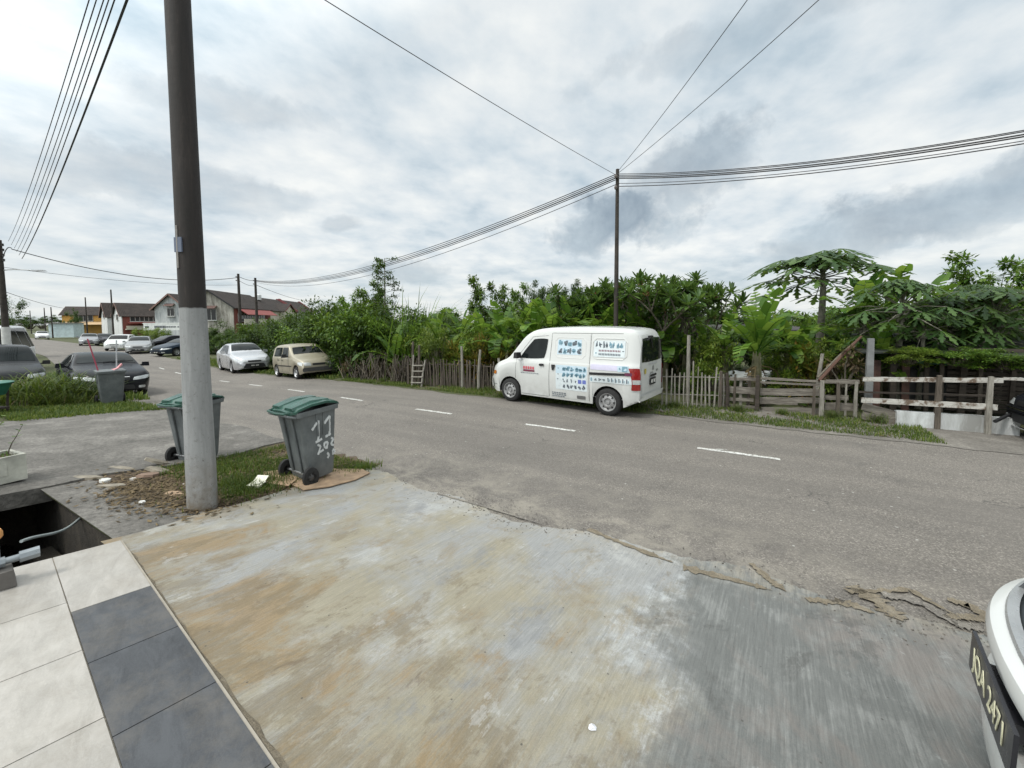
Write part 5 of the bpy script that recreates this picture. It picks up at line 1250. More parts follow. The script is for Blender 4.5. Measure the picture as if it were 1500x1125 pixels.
def house(label, px, d_, rz_cam, Ln, Wd, ze, zr, wall, front, extras=(), z0=None, roof=RF):
    # px,d_ : near corner between gable and front; rz_cam: direction of the ridge in camera space
    p = at(px, d_); base = p.z if z0 is None else z0; p.z = base
    a = rad(rz_cam)+YAW; root = thing('terrace_house', label, 'house', p, a, 'terraced houses beyond the plot')
    he, hr = ze-base, zr-base                      # x: along the ridge; y: across (0 = front, +Wd = back)
    mb = MB(); g = [(0,0,-2),(0,Wd,-2),(0,Wd,he),(0,Wd/2,hr),(0,0,he)]
    mb.loft([g, [(Ln, y, z) for _, y, z in g]], True); mb.build('wall', wall, root, 0, True)
    if front is not wall:
        mb = MB(); mb.box((Ln/2, -.03, he/2-.2), (Ln-.3,.10,he-.1)); mb.build('front_wall', front, root)
    mb = MB(); ov = .45; sl = (hr-he)/(Wd/2)
    for sg in (-1, 1):
        y0, y1 = Wd/2, Wd/2+sg*(Wd/2+ov); z1 = hr-sl*(Wd/2+ov); L_ = [(-ov,y0,hr+.10),(-ov,y1,z1+.10),(-ov,y1,z1-.02),(-ov,y0,hr-.02)]
        mb.loft([L_, [(Ln+ov*.2, y, z) for _, y, z in L_]], True)
    rf = mb.build('roof', roof, root, 0, True)
    mb = MB(); 
    for sg in (-1, 1): mb.beam((-ov-.02, Wd/2, hr+.0), (-ov-.02, Wd/2+sg*(Wd/2+ov), hr-sl*(Wd/2+ov)), .05, .22)
    mb.build('barge_board', BLACK if wall is WL_ST else RFR if wall is WL_CR else plain((.2,.12,.1), .7), rf)
    def window(c, w_, h_, ax):            # ax 'f' front wall, 'g' gable
        mb = MB(); t = .08
        def bx(u, v_, su, sv, dd, mt, th=.08):
            if ax == 'f': mb.box((c[0]+u, -.10-dd, c[1]+v_), (su, th, sv), mat=mt)
            else: mb.box((-.03-dd, c[0]+u, c[1]+v_), (th, su, sv), mat=mt)
        bx(0,0,w_+2*t,h_+2*t,0,WFR); o = mb.build('window', None, root)
        mb = MB(); bx(0,0,w_,h_,.05,DARKG); mb.build('pane', None, o)
        mb = MB()
        for k in range(1, max(2, int(w_/.8))): bx(-w_/2+w_*k/max(2, int(w_/.8)),0,.06,h_,.09,WFR)
        bx(0,-h_/2-.12,w_+.3,.10,.10,WFR,.2); mb.build('frame', None, o)
    for e in extras:
        k = e[0]
        if k == 'wf': window((e[1], e[2]), e[3], e[4], 'f')
        elif k == 'wg': window((e[1], e[2]), e[3], e[4], 'g')
        elif k == 'awn':
            mb = MB(); x0_, x1_, z1_, z2_, out = e[1:6]; q = [(x0_,-.12,z2_),(x0_,-.12-out,z1_),(x0_,-.12-out,z1_-.08),(x0_,-.12,z2_-.10)]
            mb.loft([q, [(x1_, y, z) for _, y, z in q]], True); mb.build('awning', e[6] if len(e) > 6 else AWN, root)
        elif k == 'bal':
            mb = MB(); x0_, x1_, z_ = e[1:4]; mb.box(((x0_+x1_)/2,-.7,z_), (x1_-x0_,1.2,.18)); mb.box(((x0_+x1_)/2,-1.28,z_+.45), (x1_-x0_,.08,.7)); mb.build('balcony', e[4] if len(e) > 4 else WL_CR, root)
        elif k == 'awg':
            mb = MB(); y0_, y1_, z_, out = e[1:5]; q = [(-.05,y0_,z_+.4),(-out,y0_,z_),(-out,y0_,z_-.06),(-.05,y0_,z_+.3)]
            mb.loft([q, [(x, y1_, z) for x, _, z in q]], True); mb.build('window_hood', e[5] if len(e) > 5 else plain((.12,.07,.06), .7), root)
        elif k == 'par':
            mb = MB(); x_ = e[1]
            for sg in (-1, 1): mb.beam((x_, Wd/2-.0, hr+.18), (x_, Wd/2+sg*(Wd/2+.3), hr+.18-sl*(Wd/2+.3)), .28, .38)
            mb.build('parapet', RFR, rf)
        elif k == 'tank':
            mb = MB(); mb.lathe([(.45,hr-.5),(.45,hr+.4),(.2,hr+.6),(.001,hr+.6)], 12, c=(e[1], Wd*.35, 0)); mb.build('water_tank', plain((.6,.62,.62), .5), rf)
        elif k == 'dorm':
            x0_, x1_ = e[1:3]; mb = MB(); xm = (x0_+x1_)/2; q = [(x0_,-.9,-1),(x1_,-.9,-1),(x1_,-.9,he-.1),(xm,-.9,he+1.25),(x0_,-.9,he-.1)]
            mb.loft([q, [(x, 2.6, z) for x, _, z in q]], True); mb.build('bay', WL_CR, root, 0, True)
            mb = MB()
            for sx2 in (x0_-.35, x1_+.35):
                zz_ = he-.1-.35*(1.35/((x1_-x0_)/2)); L_ = [(xm,-1.2,he+1.36),(sx2,-1.2,zz_+.1),(sx2,-1.2,zz_-.02),(xm,-1.2,he+1.24)]; mb.loft([L_, [(x, 3.2, z) for x, _, z in L_]], True)
            mb.build('bay_roof', RF, rf, 0, True)
            mb = MB()
            for sx2 in (x0_-.35, x1_+.35): mb.beam((xm,-1.24,he+1.3), (sx2,-1.24,he-.1-.35*(1.35/((x1_-x0_)/2))), .06, .2)
            mb.build('barge_board', plain((.12,.03,.03), .7), rf)
            for wx_ in (xm-.95, xm+.95):
                mb = MB(); mb.box((wx_,-.94,he-1.5), (1.3,.08,1.3), mat=WFR); o = mb.build('window', None, root); mb = MB(); mb.box((wx_-.33,-.99,he-1.5), (.5,.05,1.1), mat=DARKG); mb.box((wx_+.33,-.99,he-1.5), (.5,.05,1.1), mat=DARKG); mb.build('pane', None, o)
    return root
RZ = 100.
def ht(py, d_): return zat(py, d_)
# the stained gable house and its neighbours running away to the right
house('stained white gable house with a red awning behind the twin poles', 343, 62, RZ, 13.5, 6.6, ht(447,62), ht(424,62), WL_ST, WL_RED, (('wg',3.0,ht(459,62)+1.0-.0,1.2,1.6),('awg',2.2,4.0,ht(450,62)+1.0,.8),('wf',6,ht(463,66)+1.0,9.5,1.1),('awn',1.0,12.5,ht(457,64)+1.0-.2,ht(449,64)+1.0,1.5),('bal',.5,13,ht(473,64)+1.0)), z0=-1.0)
pB_ = at(343, 62); dv = camv(math.cos(rad(RZ)), math.sin(rad(RZ)))
def row(k):      # pixel and depth of the corner k metres along the row
    X = (343-CX)/F*62+math.cos(rad(RZ))*k; Y = 62+math.sin(rad(RZ))*k; return CX+F*X/Y, Y
px1, d1 = row(13.7)
house('cream gabled house with paired windows right of the red-awning house', px1, d1, RZ, 13, 6.6, ht(447,62)-.1, ht(424,62)-.2, WL_CR, WL_CR, (('dorm',4.2,9.6),('tank',1.0),('wf',11.3,ht(447,62)-.6,1.6,1.3),('par',12.6)), z0=-1.0)
px1, d1 = row(27)
house('far cream house with red roof parapet just left of the thicket', px1, d1, RZ, 13, 6.6, ht(447,62)-.1, ht(424,62)-.1, WL_CR, WL_WH, (('par',.3),('par',12.7),('wf',4,ht(447,62)-.6,2.5,1.5),('wf',9,ht(447,62)-.6,2.5,1.5)), z0=-1.0)
# the second row further left
house('white gable house with grey streaks just left of the big pole', 276, 66, 92, 12, 5.2, ht(449,66), ht(429,66), m_wall((.60,.62,.62), (.22,.24,.25), .9), WL_WH, (('wg',2.6,ht(455,66)+1.1,1.0,1.2),('awg',1.9,3.4,ht(447,66)+1.2,.6)), z0=-1.1)
house('brown-roofed house with a red front and red awning', 179, 92, 55, 12.5, 7.0, ht(461,92)+.3, ht(443,92)+.3, WL_WH, WL_RED, (('wg',3.4,ht(460,92)+.8,1.4,1.2),('wf',5.5,ht(464,95)+1.1,8,1.3),('awn',1.0,11.5,ht(470,95)+1.0,ht(462,95)+1.0-1.2,2.2),('bal',.5,12,1.6)), z0=-1.1)
house('white gable house squeezed between the orange house and the brown roof', 158, 100, 55, 9, 6.0, ht(460,100), ht(441,100), WL_WH, WL_WH, (('wg',3,ht(458,100)+.9,1.2,1.0),('awn',1,8,ht(473,100)+1,ht(469,100)+1,2,plain((.4,.42,.5), .6))), z0=-1.1)
house('orange-walled house with a low brown roof far down the road', 92, 104, 30, 11, 8.0, ht(459,104)+.2, ht(447,104)+.2, WL_OR, WL_OR, (('wf',4,ht(463,104)+1.1,3.5,1.5),('awn',.5,10,ht(472,104)+1,ht(468,104)+1,3.0,plain((.5,.35,.2), .7))), z0=-1.1)
# white canopy with sign text
p = V3(242, 479, 52); root = thing('sign_canopy', 'white canopy board with small dark lettering beside the streaky gable house', 'canopy', (p.x, p.y, 0), YAW)
zc = zat(476, 52); mb = MB(); mb.box((0,0,zc), (5.4,.15,.95)); mb.box((0,1.4,zc+.4), (5.6,3.0,.08)); mb.build('fascia_board', plain((.66,.68,.66), .6), root)
mb = MB(); r0 = random.Random(6); x = -1.3
while x < 2.4: w_ = r0.uniform(.10,.22); mb.box((x+w_/2,-.085,zc-.05), (w_*.8,.02,.30 if x < 0 else .16)); x += w_+(.18 if r0.random() < .2 else .03)
mb.box((-2.25,-.085,zc-.05), (.5,.02,.22)); mb.build('lettering', plain((.04,.05,.07), .6), root)
mb = MB()
for x in (-2.6, 2.6): mb.box((x,.1,zc-1.9), (.15,.15,3.2))
mb.box((-1.9,.3,zc-1.8), (.9,.3,2.8)); mb.build('post', plain((.12,.13,.13), .7), root)
p = at(98, 88); root = thing('shed', 'low pale blue-white shed far down the road beside the dark tree', 'shed', p, YAW+.3); zc = zat(471, 88)
mb = MB(); mb.box((0,0,(zc-p.z)/2), (4.2,3.2,zc-p.z), taper=.99); mb.build('wall', plain((.50,.60,.62), .8, scale=2), root); mb = MB(); mb.box((0,0,zc-p.z+.08), (4.8,3.9,.16)); mb.build('roof', plain((.25,.24,.23), .8), root)
# ------------------------------------------------------------------ vegetation
def leaf4(mb, p, d, up, l, w_, fold=.12):      # a small folded leaf
    d = d.normalized(); s_ = d.cross(up)
    if s_.length < 1e-4: s_ = d.orthogonal()
    s_.normalize(); n = s_.cross(d); m_ = p+d*l*.45
    i = len(mb.v); mb.v += [tuple(p), tuple(m_+s_*w_/2+n*w_*fold), tuple(p+d*l), tuple(m_-s_*w_/2+n*w_*fold)]
    mb.f += [(i, i+1, i+2), (i, i+2, i+3)]; mb.m += [0, 0]
def rvec(r): 
    while True:
        v = Vector((r.uniform(-1,1), r.uniform(-1,1), r.uniform(-1,1)))
        if .01 < v.length < 1: return v
def bushmesh(seed, w_, h_, nl, ll, lw, z0=.05, clumps=26, droop=.2, spread=.2, wood_=W_BARK, base=.0):
    r = random.Random(seed); lm, sm = MB(), MB(); cs = []
    for k in range(clumps):
        v = rvec(r); z = z0+(h_-z0)*(.5+.5*v.z); wid = w_/2*math.sqrt(max(.05, 1-((z-h_*.45)/(h_*.62))**2))
        a = r.uniform(0, 2*PI); rr_ = wid*math.sqrt(r.random()); cs.append(Vector((math.cos(a)*rr_, math.sin(a)*rr_, z*r.uniform(.85, 1.12))))
    for i, c in enumerate(cs):
        b0 = Vector((c.x*.15, c.y*.15, base)); mid = b0.lerp(c, .55)+Vector((r.uniform(-.1,.1), r.uniform(-.1,.1), .08*h_))
        sm.tube([b0, mid, c], [.018+.008*h_, .012, .005], 5)
        rad_ = spread*(w_+h_)/2*r.uniform(.6, 1.25)
        for _ in range(int(nl/clumps)):
            o = rvec(r); o = o*rad_*r.uniform(.3, 1); o.z *= .75
            p = c+o; d = (o.normalized()*.8+rvec(r)*.8+Vector((0,0,-droop))); leaf4(lm, p, d, Vector((0,0,1)), ll*r.uniform(.6, 1.3), lw*r.uniform(.7, 1.2))
    return lm, sm
def plant_from(lm, sm, mat, name, label, cat, loc, rz, sc_, group, leafname='crown', stem='trunk', smat=None):
    root = thing(name, label, cat, loc, rz, group); root.scale = (sc_,)*3 if not isinstance(sc_, tuple) else sc_
    lm.build(leafname, mat, root, 0); sm.build(stem, smat or W_BARK, root, 30); return root
protos = {}
def put(key, label, loc, rz=None, sc_=1., group=None):
    r = R.uniform(0, 6.28) if rz is None else rz; root, used = protos[key]
    if not used[0]: used[0] = True; o = root
    else: o = copy_tree(root)
    o.location = loc; o.rotation_euler = (0, 0, r); o.scale = (sc_,)*3 if not isinstance(sc_, tuple) else sc_
    o['label'] = label
    if group: o['group'] = group
    elif 'group' in o.keys(): del o['group']
    return o
def proto(key, root): protos[key] = (root, [False])
for key, seed, w_, h_, nl, ll, lw, mat, kw in (
    ('bushA', 1, 3.0, 2.4, 7500, .13, .06, L_DARK, {}), ('bushB', 2, 2.6, 2.6, 6000, .15, .07, L_MID, {}), ('bushC', 3, 2.4, 2.2, 5200, .14, .055, L_YEL, {}),
    ('treeD', 4, 4.6, 5.0, 9000, .15, .075, L_DARK, dict(z0=2.0, clumps=40, spread=.13)), ('treeE', 5, 2.8, 4.2, 3600, .17, .09, L_MID, dict(z0=1.6, clumps=34, spread=.10)),
    ('scrub', 6, 1.4, .9, 2200, .09, .035, L_MID, dict(clumps=16)), ('dry', 7, 2.2, 1.3, 2600, .16, .03, L_DRY, dict(clumps=22))):
    lm, sm = bushmesh(seed, w_, h_, nl, ll, lw, **kw)
    nm = 'tree' if key.startswith('tree') else 'shrub'
    proto(key, plant_from(lm, sm, mat, nm, 'x', nm, (0,0,0), 0, 1., None))
def banana_mesh(seed, h_, nleaf, L_, Wd, upright=.5, lean=0., dead=3):
    r = random.Random(seed); lm, sm, dm = MB(), MB(), MB()
    P = [Vector((lean*t*t, 0, h_*t)) for t in (0, .25, .5, .75, 1)]
    sm.tube(P, [.10*(1+h_*.12), .09, .08, .065, .045], 10)
    for k in range(3): a = r.uniform(0, 6.28); sm.tube([P[0]+Vector((math.cos(a)*.06, math.sin(a)*.06, 0)), P[2]+Vector((math.cos(a)*.07, math.sin(a)*.07, 0)), P[4]+Vector((math.cos(a)*.05, math.sin(a)*.05, .1))], [.05,.045,.02], 6)
    def blade(mb, top, a, el, L_, Wd, sag, torn):
        n = 16; dirh = Vector((math.cos(a), math.sin(a), 0)); p = top.copy(); pts = [p.copy()]; e = el; st = L_/n
        for i in range(n):
            e -= sag*(i/n)*1.6/n*2.2; p = p+(dirh*math.cos(e)+Vector((0,0,math.sin(e))))*st; pts.append(p.copy())
        tw = r.uniform(-.35,.35)
        sd_ = Vector((-math.sin(a), math.cos(a), 0))
        sd_ = (sd_*math.cos(tw)+Vector((0,0,math.sin(tw)))).normalized()
        mb.tube(pts, [max(.004, .018*(1-i/n)) for i in range(n+1)], 4)
        for side in (-1, 1):
            i = 2; 
            while i < n:
                seg = 1 if r.random() < torn else r.randint(2, 4); j = min(n, i+seg); fl = r.uniform(-.25, .12)-.12*torn
                vs = []
                for k in range(i, j+1):
                    t = (k-2)/(n-2); wl = Wd/2*max(.03, math.sin(PI*min(1, t*.92+.07))**.55); tan = (pts[min(k+1, n)]-pts[max(k-1, 0)]).normalized(); nn_ = sd_.cross(tan)*(1)
                    if nn_.z < 0: nn_ = -nn_
                    gap = .0 if k not in (i, j) else (.012 if k == i else -.012)
                    o = (sd_*side*wl*math.cos(.35+fl)+nn_*wl*(math.sin(.30)+fl)*.6)
                    vs.append((pts[k]+tan*gap, pts[k]+o+tan*(gap*1.6+wl*.22)))
                i0 = len(mb.v)
                for a_, b_ in vs: mb.v += [tuple(a_), tuple(b_)]
                for k in range(len(vs)-1): mb.f.append((i0+2*k, i0+2*k+1, i0+2*k+3, i0+2*k+2)); mb.m.append(0)
                i = j
    for k in range(nleaf):
        t = k/max(1, nleaf-1); a = k*2.399+r.uniform(-.3,.3); el = rad(82-62*(t**(1/ max(.3, upright)))*1.0)+r.uniform(-.08,.08)
        blade(lm, P[4]+Vector((0,0,.15*(1-t))), a, el, L_*r.uniform(.75, 1.1), Wd*r.uniform(.8, 1.1), r.uniform(.5, 1.3)*(.35+t), r.uniform(.1,.6))
    for k in range(dead):
        a = r.uniform(0, 6.28); blade(dm, P[3]+Vector((0,0,.05)), a, rad(r.uniform(-30, 0)), L_*.5, Wd*.35, 1.6, .9)
    return lm, sm, dm
def add_banana(key, *a, **k):
    lm, sm, dm = banana_mesh(*a, **k); root = thing('banana_plant', 'x', 'banana plant', (0,0,0)); lm.build('crown', L_BAN, root, 0); sm.build('trunk', plain((.12,.115,.06), .6, var=.4, scale=5, key='banana_stem'), root, 40)
    if dm.f: dm.build('dead_leaf', L_DRY, root)
    proto(key, root)
add_banana('banA', 11, .95, 15, 1.35, .36, upright=.55, dead=5)
add_banana('banB', 12, 1.5, 9, 1.5, .46, upright=.9)
add_banana('banC', 13, 1.2, 8, 1.25, .36, upright=1.6, dead=2)
add_banana('banD', 14, .35, 7, 1.0, .24, upright=2.2, dead=0)
add_banana('banE', 15, 1.7, 9, 2.0, .55, upright=.8)
def papaya_mesh(seed, h_, nl, pl, ls):
    r = random.Random(seed); lm, sm = MB(), MB(); P = [Vector((.05*math.sin(t*3), .04*math.sin(t*5), h_*t)) for t in (0,.2,.4,.6,.8,1)]
    sm.tube(P, [.085,.075,.066,.058,.05,.035], 10)
    for k in range(nl):
        a = k*2.399; t = k/nl; el = rad(86-(100 if seed == 21 else 112)*t)+r.uniform(-.15,.15); z = P[5]+Vector((0,0,-.35*t))
        d = Vector((math.cos(a)*math.cos(el), math.sin(a)*math.cos(el), math.sin(el))); L_ = pl*r.uniform(.75, 1.15)*(.45+.65*min(1, t*1.6))
        q1 = z+d*L_*.5; q2 = z+d*L_+Vector((0,0,-.12*L_)); sm.tube([z, q1, q2], [.013,.010,.007], 5)
        out = Vector((math.cos(a), math.sin(a), 0)); sd_ = Vector((-math.sin(a), math.cos(a), 0)); S_ = ls*r.uniform(.8, 1.2); dr = r.uniform(.15, .5)
        for lb in range(9):
            an = rad(-150+300*lb/8); ll = S_*(1-.42*abs(an)/rad(150)); dd = (out*math.cos(an)+sd_*math.sin(an)); dd.z = -dr*(.6+.5*math.cos(an)); dd.normalize()
            sdd = Vector((0,0,1)).cross(dd).normalized()
            # lobe: midrib with side teeth
            prev = None; prof = [(0,.02),(.25,.035),(.40,.10),(.50,.04),(.66,.13),(.76,.05),(.88,.06),(1,.004)]
            i0 = len(lm.v)
            for (tt, ww) in prof:
                c = q2+dd*ll*tt+Vector((0,0,-.22*ll*tt*tt)); w2 = ww*ll*1.25; lm.v += [tuple(c+sdd*w2+Vector((0,0,-.25*w2))+dd*w2*.4), tuple(c), tuple(c-sdd*w2+Vector((0,0,-.25*w2))+dd*w2*.4)]
            for j in range(len(prof)-1):
                b0 = i0+3*j; lm.f += [(b0, b0+1, b0+4, b0+3), (b0+1, b0+2, b0+5, b0+4)]; lm.m += [0, 0]
    for k in range(5): a = r.uniform(0, 6.28); c = P[5]+Vector((math.cos(a)*.09, math.sin(a)*.09, -.3-.1*r.random())); sm.tube([c+Vector((0,0,.08)), c, c-Vector((0,0,.09))], [.02,.05,.02], 8)
    return lm, sm
PAPM = leafmat('leaf_papaya', (.018,.045,.012), (.045,.095,.022), (.10,.165,.04), .4, .35)
def add_pap(key, *a):
    lm, sm = papaya_mesh(*a); proto(key, plant_from(lm, sm, PAPM, 'papaya_tree', 'x', 'papaya tree', (0,0,0), 0, 1., None, smat=plain((.20,.19,.15), .8, var=.35, scale=9, bmp=.004, key='papaya_bark')))
add_pap('papA', 21, 2.9, 46, .78, .52); add_pap('papB', 22, 2.3, 44, .9, .42); add_pap('papC', 23, 2.0, 40, .95, .45)
def plumeria(seed, h_, w_):
    r = random.Random(seed); lm, sm, fm = MB(), MB(), MB(); tips = []
    def grow(p, d, l, n, rad_):
        q = p+d*l; sm.tube([p, p.lerp(q, .5)+Vector((0,0,.04)), q], [rad_, rad_*.85, rad_*.7], 6)
        if n == 0: tips.append((q, d)); return
        k = 3 if r.random() < .5 else 2; a0 = r.uniform(0, 6.28)
        for i in range(k):
            a = a0+2*PI*i/k; nd = (d*.75+Vector((math.cos(a), math.sin(a), .35))*.62).normalized(); grow(q, nd, l*r.uniform(.7, .95), n-1, rad_*.7)
    for i in range(3): a = i*2.1+.4; grow(Vector((0,0,0)), Vector((math.cos(a)*.5, math.sin(a)*.5, 1)).normalized(), h_*.34, 3, .06)
    for q, d in tips:
        for k in range(26):
            a = k*2.4; el = r.uniform(-.35, 1.2); v = Vector((math.cos(a)*math.cos(el), math.sin(a)*math.cos(el), math.sin(el))); L_ = r.uniform(.28,.46); s_ = v.cross(Vector((0,0,1))).normalized() if abs(v.z) < .99 else Vector((1,0,0)); n_ = s_.cross(v)
            i0 = len(lm.v)
            for tt, ww in ((.08,.006),(.35,.035),(.65,.045),(.88,.028),(1,.002)):
                c = q+v*L_*tt+Vector((0,0,-.12*L_*tt*tt)); lm.v += [tuple(c+s_*ww+n_*.012), tuple(c), tuple(c-s_*ww+n_*.012)]
            for j in range(4): b0 = i0+3*j; lm.f += [(b0, b0+1, b0+4, b0+3), (b0+1, b0+2, b0+5, b0+4)]; lm.m += [0, 0]
        if r.random() < .35:
            for _ in range(26): o = rvec(r)*.09; leaf4(fm, q+d*.10+o, rvec(r), Vector((0,0,1)), .05, .04)
    return lm, sm, fm
lm, sm, fm = plumeria(31, 3.2, 2.5); root = thing('frangipani_tree', 'x', 'frangipani', (0,0,0)); lm.build('crown', L_PLU, root); sm.build('trunk', W_BARK, root, 30); fm.build('flowers', L_RED, root); proto('plu', root)
lm, sm, fm = plumeria(33, 3.0, 2.5); root = thing('frangipani_tree', 'x', 'frangipani', (0,0,0)); lm.build('crown', L_PLU, root); sm.build('trunk', W_BARK, root, 30); fm.build('flowers', L_RED, root); proto('plu2', root)
def blades_mesh(seed, n, h_, w_, spread, arch=.6):
    r = random.Random(seed); mb = MB()
    for _ in range(n):
        a = r.uniform(0, 6.28); b0 = Vector((r.gauss(0, spread), r.gauss(0, spread), 0)); el = rad(r.uniform(48, 88)); L_ = h_*r.uniform(.5, 1.15); d = Vector((math.cos(a), math.sin(a), 0)); s_ = Vector((-d.y, d.x, 0)); p = b0; e = el; i0 = len(mb.v)
        for k in range(7):
            ww = w_*(1-k/6)**.7*.5*(1 if k else .6); mb.v += [tuple(p+s_*ww), tuple(p-s_*ww)]; e -= arch*r.uniform(.6, 1.3)*k/9; p = p+(d*math.cos(e)+Vector((0,0,math.sin(e))))*L_/6
        for k in range(6): mb.f.append((i0+2*k, i0+2*k+1, i0+2*k+3, i0+2*k+2)); mb.m.append(0)
    return mb
for key, a, nm, cat in (('cane', (41, 70, 2.4, .045, .22, .35), 'cane_clump', 'cane clump'), ('tall', (42, 210, 1.1, .034, .30, .8), 'grass_clump', 'grass clump')):
    mb = blades_mesh(*a); root = thing(nm, 'x', cat, (0,0,0)); mb.build('leaf', L_MID if key == 'cane' else L_GRA, root)
    if key == 'cane': s2_ = MB(); [s2_.tube([(math.cos(a_)*.1, math.sin(a_)*.1, 0), (math.cos(a_)*.13, math.sin(a_)*.13, 1.2)], .02, 6) for a_ in (0, 1.3, 2.6, 4, 5.2)]; s2_.build('stem', W_BARK, root)
    else: s2_ = blades_mesh(43, 60, .7, .02, .3, .8); s2_.build('dry_leaf', L_DRY, root)
    proto(key, root)
# conifer-like slender tree with tiers
def slender(seed):
    r = random.Random(seed); lm, sm = MB(), MB(); h_ = 5.0; sm.tube([(0,0,0),(.03,0,1.5),(-.02,.02,3),(.03,0,h_)], [.07,.055,.04,.015], 8)
    for z in [1.6+.27*i for i in range(13)]:
        for k in range(4):
            a = r.uniform(0, 6.28); l = (.75-.09*(z-1.6))*r.uniform(.6, 1.2); e = Vector((math.cos(a)*l, math.sin(a)*l, z+.25*l)); sm.tube([(0,0,z), e], [.014,.005], 4)
            for _ in range(46): o = rvec(r); o.z *= .45; leaf4(lm, Vector((0,0,z)).lerp(e, r.uniform(.45, 1.05))+o*.17, rvec(r), Vector((0,0,1)), .12, .06)
    return lm, sm
lm, sm = slender(51); proto('slim', plant_from(lm, sm, L_DARK, 'tree', 'x', 'tree', (0,0,0), 0, 1., None, smat=W_PALE))
def spot(px, d_): return at(px, d_)
BHc = {}
def trueh(key):
    if key not in BHc:
        z = sorted(v.co.z for ch in protos[key][0].children for v in ch.data.vertices); BHc[key] = z[int(len(z)*.994)-1]
    return BHc[key]
GB = 'background shrubs in the thicket'
def hscale(key, px, d_, ytop, hproto): p = at(px, d_); return (zat(ytop, d_)-p.z)/hproto
BH = {'bushA':2.75,'bushB':2.95,'bushC':2.5,'treeD':5.6,'treeE':4.7,'banA':2.25,'banB':2.9,'banC':2.35,'banD':1.3,'banE':3.5,'papA':3.65,'papB':2.95,'papC':2.75,'plu':3.0,'plu2':2.85,'cane':2.4,'slim':5.1,'tall':.95,'scrub':1.0,'dry':1.5}
def sow(key, px, d_, ytop, label, grp=None, rz=None, wx=1.):
    s_ = hscale(key, px, d_, ytop, trueh(key)); return put(key, label, at(px, d_), rz, (s_*wx, s_*wx, s_), grp)
# left flank: shrubs beyond the beige car
for (key, px, d_, yt) in (('bushA',352,30,474),('bushA',372,26,478),('bushB',392,27,468),('bushA',432,26,462),('bushA',458,23,452),('bushB',468,21,462),('bushA',496,20.8,446),('bushB',515,19,440),('bushA',478,26,444),('bushB',430,30,458)):
    sow(key, px, d_, yt, 'dense green shrub beyond the silver sedan and the beige hatchback', 'shrubs beyond the two parked cars', wx=1.05)
sow('slim', 565, 18.5, 378, 'tall slender tree with tiers of leaves standing above the thicket')
sow('treeE', 540, 19.5, 414, 'bushy tree just left of the tall slender tree', wx=.8); sow('treeE', 516, 20.5, 428, 'lower leafy tree left of the slender tree, nearest the cars', wx=.8)
for (key, px, d_, yt) in (('bushB',530,17.5,448),('bushA',552,17.5,450),('bushA',575,17.0,455),('bushB',592,16.5,455),('bushA',522,19.0,462),('bushA',612,17,474),('bushA',640,17,474),('bushC',625,15.2,482),('bushA',665,16.5,470),('bushC',655,15.5,482),('bushB',690,16.5,467),('bushA',715,16,464),('bushC',690,15,478),('bushC',745,16.5,458),('bushB',775,16,452),('bushC',800,16.5,450),('bushB',830,16,452),('bushA',860,16,450),('bushC',885,15.5,452),('bushB',915,16,448),('bushA',945,15.5,452),('bushB',975,15,458),('bushA',1005,15,474),('bushB',1035,16,490),('bushA',1065,17,482),('bushA',1160,17,474),('bushB',1190,16.5,464),('bushA',1230,16,460),('bushA',1260,15,458),('bushB',1300,14,452),('bushA',1345,14,436),('bushA',1390,13.5,434),('bushB',1440,13.5,430),('bushA',1490,13,420)):
    sow(key, px, d_, yt, 'dense shrub at the back of the thicket behind the bananas', GB, wx=1.0)
sow('cane', 608, 15.5, 420, 'spiky cane clump rising right of the slender tree'); sow('cane', 528, 17.8, 452, 'spiky cane clump at the left end of the stick fence', wx=.8)
sow('cane', 618, 16.5, 440, 'shorter spiky cane clump behind the tallest one', wx=.9)
sow('banD', 577, 14.6, 468, 'young banana with bright light green leaves by the left end of the stick fence', rz=1.1)
for (px, d_, yt, l) in ((640,14.6,452,'leftmost'),(676,14.4,444,'second'),(706,13.6,452,'third')):
    sow('banC', px, d_, yt, l+' of the upright bananas behind the stick fence' if l != 'leftmost' else 'leftmost of the upright bananas behind the stick fence')
sow('treeE', 715, 16.5, 408, 'light green leafy tree behind the bananas left of the van', wx=.9); sow('treeE', 750, 17.5, 418, 'second light green tree, right behind the van cab', wx=.8)
sow('treeD', 782, 30, 414, 'dark round tree far behind the van roof', wx=.8); sow('treeD', 845, 32, 414, 'dark round tree far behind, left of the slim pole', wx=.8); sow('treeD', 815, 36, 424, 'dark far tree between the two dark round ones', wx=1.0)
for (key, px, d_, yt) in (('banB',735,13.0,440),('banC',758,12.8,434),('banB',785,12.6,438),('banC',808,12.5,432),('banC',832,12.4,436),('banB',850,12.4,440),('banC',872,12.2,434),('banB',893,12.1,440),('banC',922,12.1,440),('banB',950,12.0,452),('banC',976,11.9,462),('banC',742,12.2,470),('banC',780,12.0,466),('banB',830,12.0,462)):
    sow(key, px, d_, yt, 'banana plant crowded in the row right behind the white van', 'bananas behind the white van')
sow('plu', 955, 12.7, 404, 'frangipani with whorled leaves right of the slim pole', rz=.6, wx=.95); sow('plu2', 1000, 12.4, 408, 'rightmost frangipani with reddish flowers leaning over the white pickets', rz=2.2, wx=.8); sow('plu', 860, 13.6, 420, 'frangipani with red flowers left of the slim pole', rz=4.0, wx=.9)
sow('plu2', 905, 13.4, 412, 'frangipani directly behind the slim pole', rz=5.0, wx=.8)
sow('banC', 1030, 11.2, 470, 'small banana behind the spaced pickets', wx=1.1); sow('banC', 1003, 11.6, 474, 'banana tucked right behind the van tail and the first pickets', wx=1.0)
sow('banA', 1109, 9.75, 424, 'big banana with spreading leaves growing through the plank fence', rz=.9, wx=1.05)
